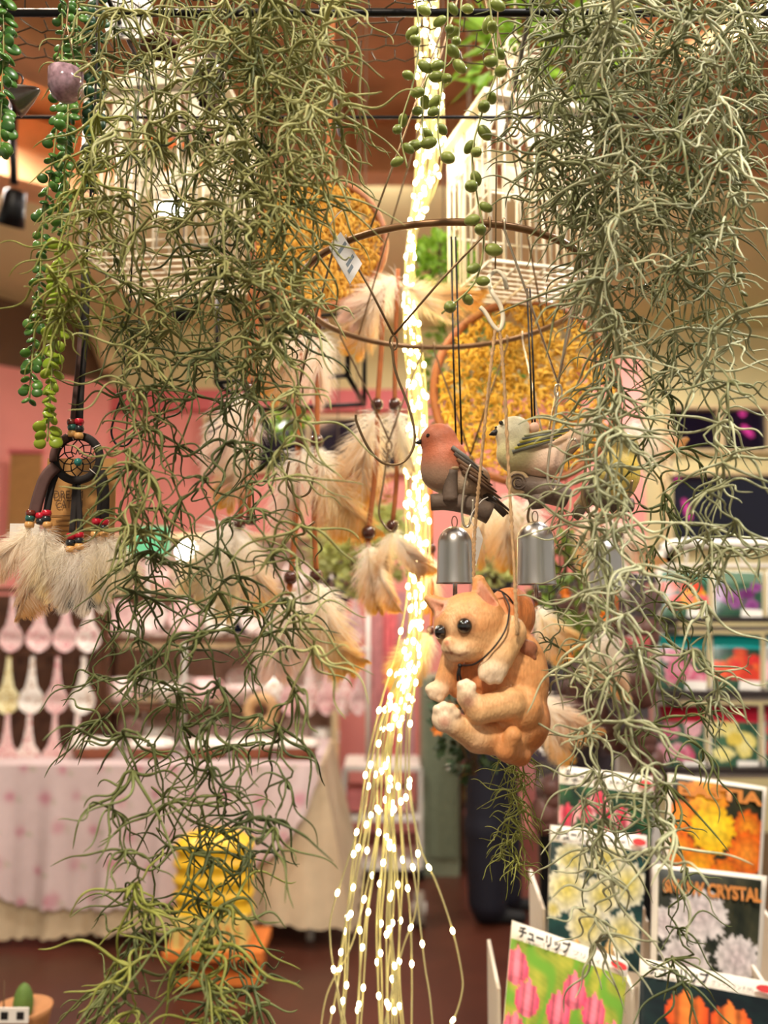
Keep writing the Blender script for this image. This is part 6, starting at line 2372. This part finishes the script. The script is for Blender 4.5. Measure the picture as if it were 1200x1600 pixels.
M['olivepod'] = mat('olive_pod', (122, 138, 66), .4, var=.15, scale=150, rand=1, rgb2=(150, 164, 84), transl=.1)
M['darkpod'] = mat('dark_pod', (84, 94, 56), .5, var=.15, scale=150, rand=1, rgb2=(110, 116, 66))
M['succ'] = mat('dark_succulent', (50, 96, 38), .35, var=.2, scale=150, rand=1, rgb2=(86, 132, 52), coat=.1)
M['lime'] = mat('lime_succulent', (136, 166, 40), .35, var=.15, scale=150, rand=1, rgb2=(164, 184, 60), transl=.15)
M['deep'] = mat('deep_succulent', (30, 66, 44), .4, var=.2, scale=150, rand=1, rgb2=(36, 84, 50))
M['podstem'] = mat('green_stem', (150, 156, 92), .5, var=.1)
PO = {'olive': leafpod(M['olivepod'], .0118, .0043, .95), 'dark': leafpod(M['darkpod'], .0085, .0034, .5), 'succ': leafpod(M['succ'], .0095, .0046, .42), 'lime': leafpod(M['lime'], .0105, .0054, .40), 'deep': leafpod(M['deep'], .0100, .0052, .42)}


def podgarland(name, label, pl, Y, kinds, step_px, scl, seed, group, stemw=.0007, pair=False):
    rng = random.Random(seed)
    path = pxpath(pl, Y, 8)
    r = thing(name, label, 'garland', path[0], group)
    mb = MB(); mb.tube(path, stemw, 5); mb.build('stem', M['podstem'], r)
    step = step_px * S(pl[0][0], pl[0][1], Y)
    tot = sum((b - a).length for a, b in zip(path, path[1:]))
    acc, run, i = 0.0, 0.0, 0
    for a, b in zip(path, path[1:]):
        run += (b - a).length
        acc += (b - a).length
        if acc >= step:
            acc = 0
            t = run / tot
            kd = kinds(t) if callable(kinds) else kinds
            n = 2 if pair else 1
            base = rng.uniform(0, 6.28)
            for k in range(n):
                az = base + k * math.pi if pair else (i * 2.4 + rng.uniform(-.6, .6))
                d = Vector((math.cos(az), math.sin(az), rng.uniform(-.9, .0)))
                R = Vector((0, 0, 1)).rotation_difference(d.normalized()).to_matrix()
                inst('leaf', PO[kd], r, b + d.normalized() * .001, R, scl * rng.uniform(.85, 1.12))
            i += 1
    return r


GO = 'olive pod garlands hanging in the centre'
podgarland('pod_garland', 'olive pod garland hanging in front of the string lights, leftmost of the centre ones', [(648, -20), (655, 60), (645, 130), (626, 200), (636, 262)], .62, 'olive', 22, 1.0, 1, GO)
podgarland('pod_garland', 'olive pod garland ending beside the string lights above the hoop', [(700, -20), (698, 70), (690, 140), (684, 200), (690, 250)], .62, 'olive', 22, 1.0, 2, GO)
podgarland('pod_garland', 'long olive pod garland in front of the right bird cage', [(762, -20), (772, 60), (776, 108), (752, 180), (738, 240), (746, 310), (756, 370), (742, 440), (690, 490)], .60, lambda t: 'olive', 22, 1.0, 3, GO)
podgarland('pod_garland', 'olive pod garland crossing the string lights near the top', [(722, -20), (716, 60), (702, 100), (668, 120), (660, 180), (662, 230)], .64, 'olive', 24, 1.0, 4, GO)
podgarland('pod_garland', 'dark green small-leaved garland at the far right of the moss', [(1152, 150), (1156, 240), (1148, 320), (1142, 400), (1152, 440), (1164, 478)], .66, 'dark', 13, .95, 5, 'dark leaf garlands in the right moss')
podgarland('pod_garland', 'dark green small-leaved garland deep inside the right moss', [(1082, 240), (1078, 300), (1092, 350), (1086, 420), (1100, 470)], .7, 'dark', 15, .9, 6, 'dark leaf garlands in the right moss')
GS = 'bead-leaf succulent garlands on the left'
podgarland('succulent_garland', 'long dark green succulent garland at the left, its tip over the pink wall', [(98, -15), (96, 120), (84, 240), (68, 340), (62, 440), (52, 540), (46, 622)], .64, 'succ', 4, .8, 7, GS, pair=True)
podgarland('succulent_garland', 'succulent garland turning lime green at its tip above the small dreamcatcher', [(112, 60), (106, 180), (100, 300), (92, 420), (86, 520), (80, 600), (74, 690)], .63, lambda t: 'succ' if t < .5 else 'lime', 6, .85, 8, GS, pair=True)
podgarland('succulent_garland', 'deep blue-green succulent garland beside the left cage', [(152, -15), (150, 100), (146, 200), (138, 292)], .68, 'deep', 9, 1.0, 9, GS, pair=True)
podgarland('succulent_garland', 'short green succulent garland cut by the left frame edge', [(2, -15), (6, 70), (2, 160), (0, 240)], .62, 'succ', 10, 1.15, 10, GS, pair=True)
podgarland('succulent_garland', 'green succulent garland behind the lilac glass cup', [(122, -15), (118, 70), (110, 160), (102, 260), (90, 350)], .66, 'succ', 5, .8, 11, GS, pair=True)

# ================================================================= moss curtains
M['moss'] = {  # olive tone painted as front-lit moss, dark tone as moss against the light
    'olive': mat('olive_moss', (130, 132, 74), .6, var=.2, scale=60, rand=1, rgb2=(172, 172, 112), transl=.15),
    'pale': mat('pale_moss', (128, 132, 92), .55, var=.25, scale=60, rand=1, rgb2=(206, 208, 172), transl=.12),
    'grey': mat('grey_green_moss', (98, 104, 64), .6, var=.25, scale=60, rand=1, rgb2=(150, 156, 112), transl=.15),
    'dark': mat('backlit_moss', (74, 84, 44), .6, var=.25, scale=60, rand=1, rgb2=(112, 120, 66), transl=.15),
    'fresh': mat('fresh_moss', (128, 134, 52), .6, var=.2, scale=60, rand=1, rgb2=(150, 154, 74), transl=.15)}


def tuft_mesh(seed, m, n=7, L0=.030, L1=.062, r0=.00092):
    rng = random.Random(seed)
    mb = MB()
    for i in range(n):
        az = rng.uniform(0, 6.28)
        el = rng.uniform(-1.2, .45)
        d = Vector((math.cos(az) * math.cos(el), math.sin(az) * math.cos(el), math.sin(el)))
        L = rng.uniform(L0, L1)
        k = 16
        ax = d.orthogonal().normalized()
        ax = Matrix.Rotation(rng.uniform(0, 6.28), 3, d) @ ax
        ph, fr_ = rng.uniform(0, 6.28), rng.uniform(5.0, 11.0)
        amp = rng.uniform(.45, 1.05)
        p = Vector((0, 0, 0))
        pts = [p.copy()]
        for j in range(k):
            t = j / k
            dd = (d + ax * amp * math.sin(ph + fr_ * t) + Vector((0, 0, -.55 * t))).normalized()
            p = p + dd * (L / k)
            pts.append(p.copy())
        rr = [r0 * (1 - .6 * (j / k) ** 1.5) * rng.uniform(.9, 1.1) for j in range(k)] + [r0 * .15]
        mb.tube(pts, rr, 5, caps=False)
    return mb.mesh('leaf_tuft', m)


TU = {k: [tuft_mesh(100 + i, m) for i in range(10)] for k, m in M['moss'].items()}


ZTOP = P(300, 440, .6).z


def moss(label, pl, Y, mk, step=26, scl=1.0, seed=0, group=None):
    rng = random.Random(seed)
    pts = []
    for i, p in enumerate(pl):
        pts.append((p[0] + rng.uniform(-6, 6), p[1], Y + rng.uniform(-.012, .012)))
    path = pxpath(pts, Y, 12)
    path = [p + Vector((.006 * math.sin(i * .62 + seed) + .003 * math.sin(i * 1.3 + seed * 2), .006 * math.cos(i * .55 + seed), 0)) for i, p in enumerate(path)]
    r = thing('moss_garland', label, 'moss garland', path[0], group)
    mb = MB(); mb.tube(path, .0007, 5); mb.build('stem', M['moss'][mk], r)
    st = step * (1.85 if step >= 36 and pl[-1][1] > 620 else 1.0) * S(600, 800, Y)
    acc = rng.uniform(0, st)
    for a, b in zip(path, path[1:]):
        d = (b - a).length
        acc += d
        while acc >= st:
            acc -= st * rng.uniform(.8, 1.25)
            t = rng.random()
            if step >= 36 and pl[-1][1] > 620 and pl[0][0] < 345 and a.z > ZTOP and rng.random() < .6:
                continue
            inst('leaf_tuft', rng.choice(TU[mk]), r, a + (b - a) * t, (rng.uniform(-.35, .35), rng.uniform(-.35, .35), rng.uniform(0, 6.28)), scl * rng.uniform(.75, 1.2))
    e = path[-1]
    inst('leaf_tuft', rng.choice(TU[mk]), r, e, (0, 0, rng.uniform(0, 6.28)), scl)
    return r


# --- left curtain: short dense garlands in front of the left cage
GL = 'short olive moss garlands of the left curtain'
LL = 'short olive moss garland, %s from the left in the curtain over the left cage'
i = 0
ORD = ['first', 'second', 'third', 'fourth', 'fifth', 'sixth', 'seventh', 'eighth', 'ninth', 'tenth', 'eleventh', 'twelfth', 'thirteenth', 'fourteenth', 'fifteenth', 'sixteenth', 'seventeenth', 'eighteenth']
for (x, yb, Y, dx) in [(156, 330, .60, -8), (178, 450, .56, 6), (250, 200, .58, -6), (276, 520, .60, -6), (318, 560, .62, 4), (344, 430, .55, -8),
                       (368, 300, .56, 10), (390, 600, .60, 6), (412, 440, .54, -6), (436, 560, .58, 4), (456, 330, .57, -8), (478, 470, .57, 2), (500, 300, .54, 8), (526, 220, .58, 4)]:
    moss(LL % ORD[i], [(x, -30), (x + dx, yb * .35), (x - dx * .5, yb * .7), (x + dx * .6, yb)], Y, 'olive', 74 if x > 345 else 105, 1.0, 200 + i, GL)
    i += 1
# --- left curtain: long garlands, each on its own
for j, (lb, pl, Y, mk, st, sc) in enumerate([
        ('longest moss garland on the left, falling past the rose cloth to the frame bottom', [(210, -30), (205, 300), (212, 600), (222, 850), (210, 1050), (190, 1250), (205, 1420), (200, 1570)], .58, 'dark', 40, 1.05),
        ('moss garland hanging in front of the yellow beehive ornament', [(330, -30), (322, 300), (340, 620), (326, 900), (330, 1130), (338, 1330), (330, 1480), (330, 1590)], .58, 'dark', 40, 1.05),
        ('moss garland falling between the spoons and the beehive ornament', [(250, -30), (262, 350), (230, 700), (232, 950), (252, 1180), (240, 1400), (160, 1560)], .62, 'dark', 44, 1.0),
        ('moss garland in front of the left feathers, ending at the table edge', [(405, -30), (400, 300), (412, 560), (415, 800), (432, 1000), (440, 1180), (408, 1290)], .56, 'dark', 44, 1.0),
        ('moss garland crossing the white feathers left of the suede cords', [(372, -30), (366, 320), (380, 620), (368, 860), (390, 1060), (375, 1260), (385, 1340)], .6, 'dark', 44, 1.0),
        ('olive moss garland ending over the suede cords and beads', [(440, -30), (442, 300), (446, 560), (450, 760), (470, 900), (476, 1010)], .55, 'olive', 36, 1.0),
        ('moss garland that ends over the china spoon rack', [(196, -30), (200, 400), (215, 660), (205, 860), (165, 1010), (150, 1130)], .64, 'dark', 50, .95),
        ('thin moss garland falling beside the small black dreamcatcher', [(218, -30), (228, 420), (214, 640), (226, 760), (214, 830)], .57, 'olive', 36, 1.0),
        ('moss garland with fresh green tips spreading over the dark floor', [(285, -30), (292, 500), (285, 900), (282, 1200), (318, 1420), (395, 1530), (400, 1610)], .6, 'dark', 50, 1.0),
        ('fresh green moss tips spreading at the bottom left', [(232, 1330), (222, 1420), (205, 1500), (185, 1600)], .57, 'fresh', 56, 1.15),
        ('fresh green moss tips below the beehive ornament', [(336, 1380), (340, 1450), (330, 1520), (338, 1600)], .57, 'fresh', 56, 1.1),
        ('wispy moss strand across the succulent garlands at the far left', [(160, 180), (140, 280), (120, 380), (108, 450), (90, 500)], .57, 'fresh', 46, .9)]):
    moss(lb, pl, Y, mk, st, sc, 400 + j, 'long moss garlands of the left curtain')
# --- right curtain
GR = 'short grey-green moss garlands of the right curtain'
LR = 'short grey-green moss garland, %s from the left in the right curtain'
i = 0
for (x, yb, Y, dx) in [(838, 300, .62, 8), (862, 330, .6, -8), (884, 300, .57, 6), (908, 390, .6, 6), (932, 330, .57, 8), (952, 600, .62, 4), (976, 420, .56, -8), (1000, 540, .62, 8), (1024, 330, .57, -8), (1048, 580, .62, 6), (1072, 420, .55, -6),
                       (1094, 540, .62, 8), (1116, 260, .54, -4), (1140, 300, .6, 8), (1164, 200, .58, -6), (1186, 150, .6, 4)]:
    moss(LR % ORD[i], [(x, -30), (x + dx, yb * .35), (x - dx * .5, yb * .7), (x + dx * .6, yb)], Y, 'pale' if i % 3 == 0 else 'grey', 72, 1.0, 600 + i, GR)
    i += 1
for j, (lb, pl, Y, mk, st, sc) in enumerate([
        ('pale moss garland in front of the creamy tulip packet', [(950, -30), (952, 350), (945, 650), (950, 850), (948, 1060), (935, 1250), (945, 1400), (940, 1470)], .58, 'pale', 46, 1.05),
        ('pale moss garland with thick twisting leaves over the bulb bags', [(962, -30), (958, 400), (965, 740), (1000, 900), (985, 1020), (975, 1120), (1020, 1240), (1040, 1330)], .55, 'pale', 48, 1.1),
        ('moss garland in front of the red and white tulip packet', [(938, -30), (940, 450), (930, 760), (925, 980), (905, 1130), (912, 1230), (930, 1330)], .6, 'pale', 46, 1.0),
        ('moss garland falling past the seed packet rack', [(1090, -30), (1095, 380), (1110, 700), (1100, 880), (1106, 1000), (1130, 1100)], .6, 'pale', 44, 1.0),
        ('moss garland ending over the pale yellow tulip seed packet', [(1050, -30), (1040, 420), (1060, 720), (1052, 900), (1066, 1050), (1100, 1170)], .62, 'dark', 50, .95),
        ('pale moss garland in front of the upper right window panes', [(1140, -30), (1142, 250), (1138, 430), (1130, 560), (1118, 700), (1128, 800), (1120, 860)], .57, 'pale', 40, 1.05),
        ('moss garland over the white frilled tulip packet', [(1010, 600), (1030, 820), (1012, 1000), (1026, 1180), (1060, 1350), (1062, 1480), (1050, 1530)], .62, 'dark', 54, .95),
        ('moss garland hanging over the yellow finch and the third bell', [(965, -30), (958, 420), (955, 640), (940, 780), (940, 900), (928, 980)], .56, 'pale', 42, 1.0),
        ('yellow-green moss sprig hanging below the kitten', [(812, 1150), (806, 1200), (806, 1250), (802, 1300), (800, 1350)], .66, 'fresh', 24, .62),
        ('grey-green moss sprig hanging behind the large silver bell', [(890, 780), (880, 860), (870, 960), (880, 1040)], .78, 'dark', 40, .8)]):
    moss(lb, pl, Y, mk, st, sc, 800 + j, 'long moss garlands of the right side')
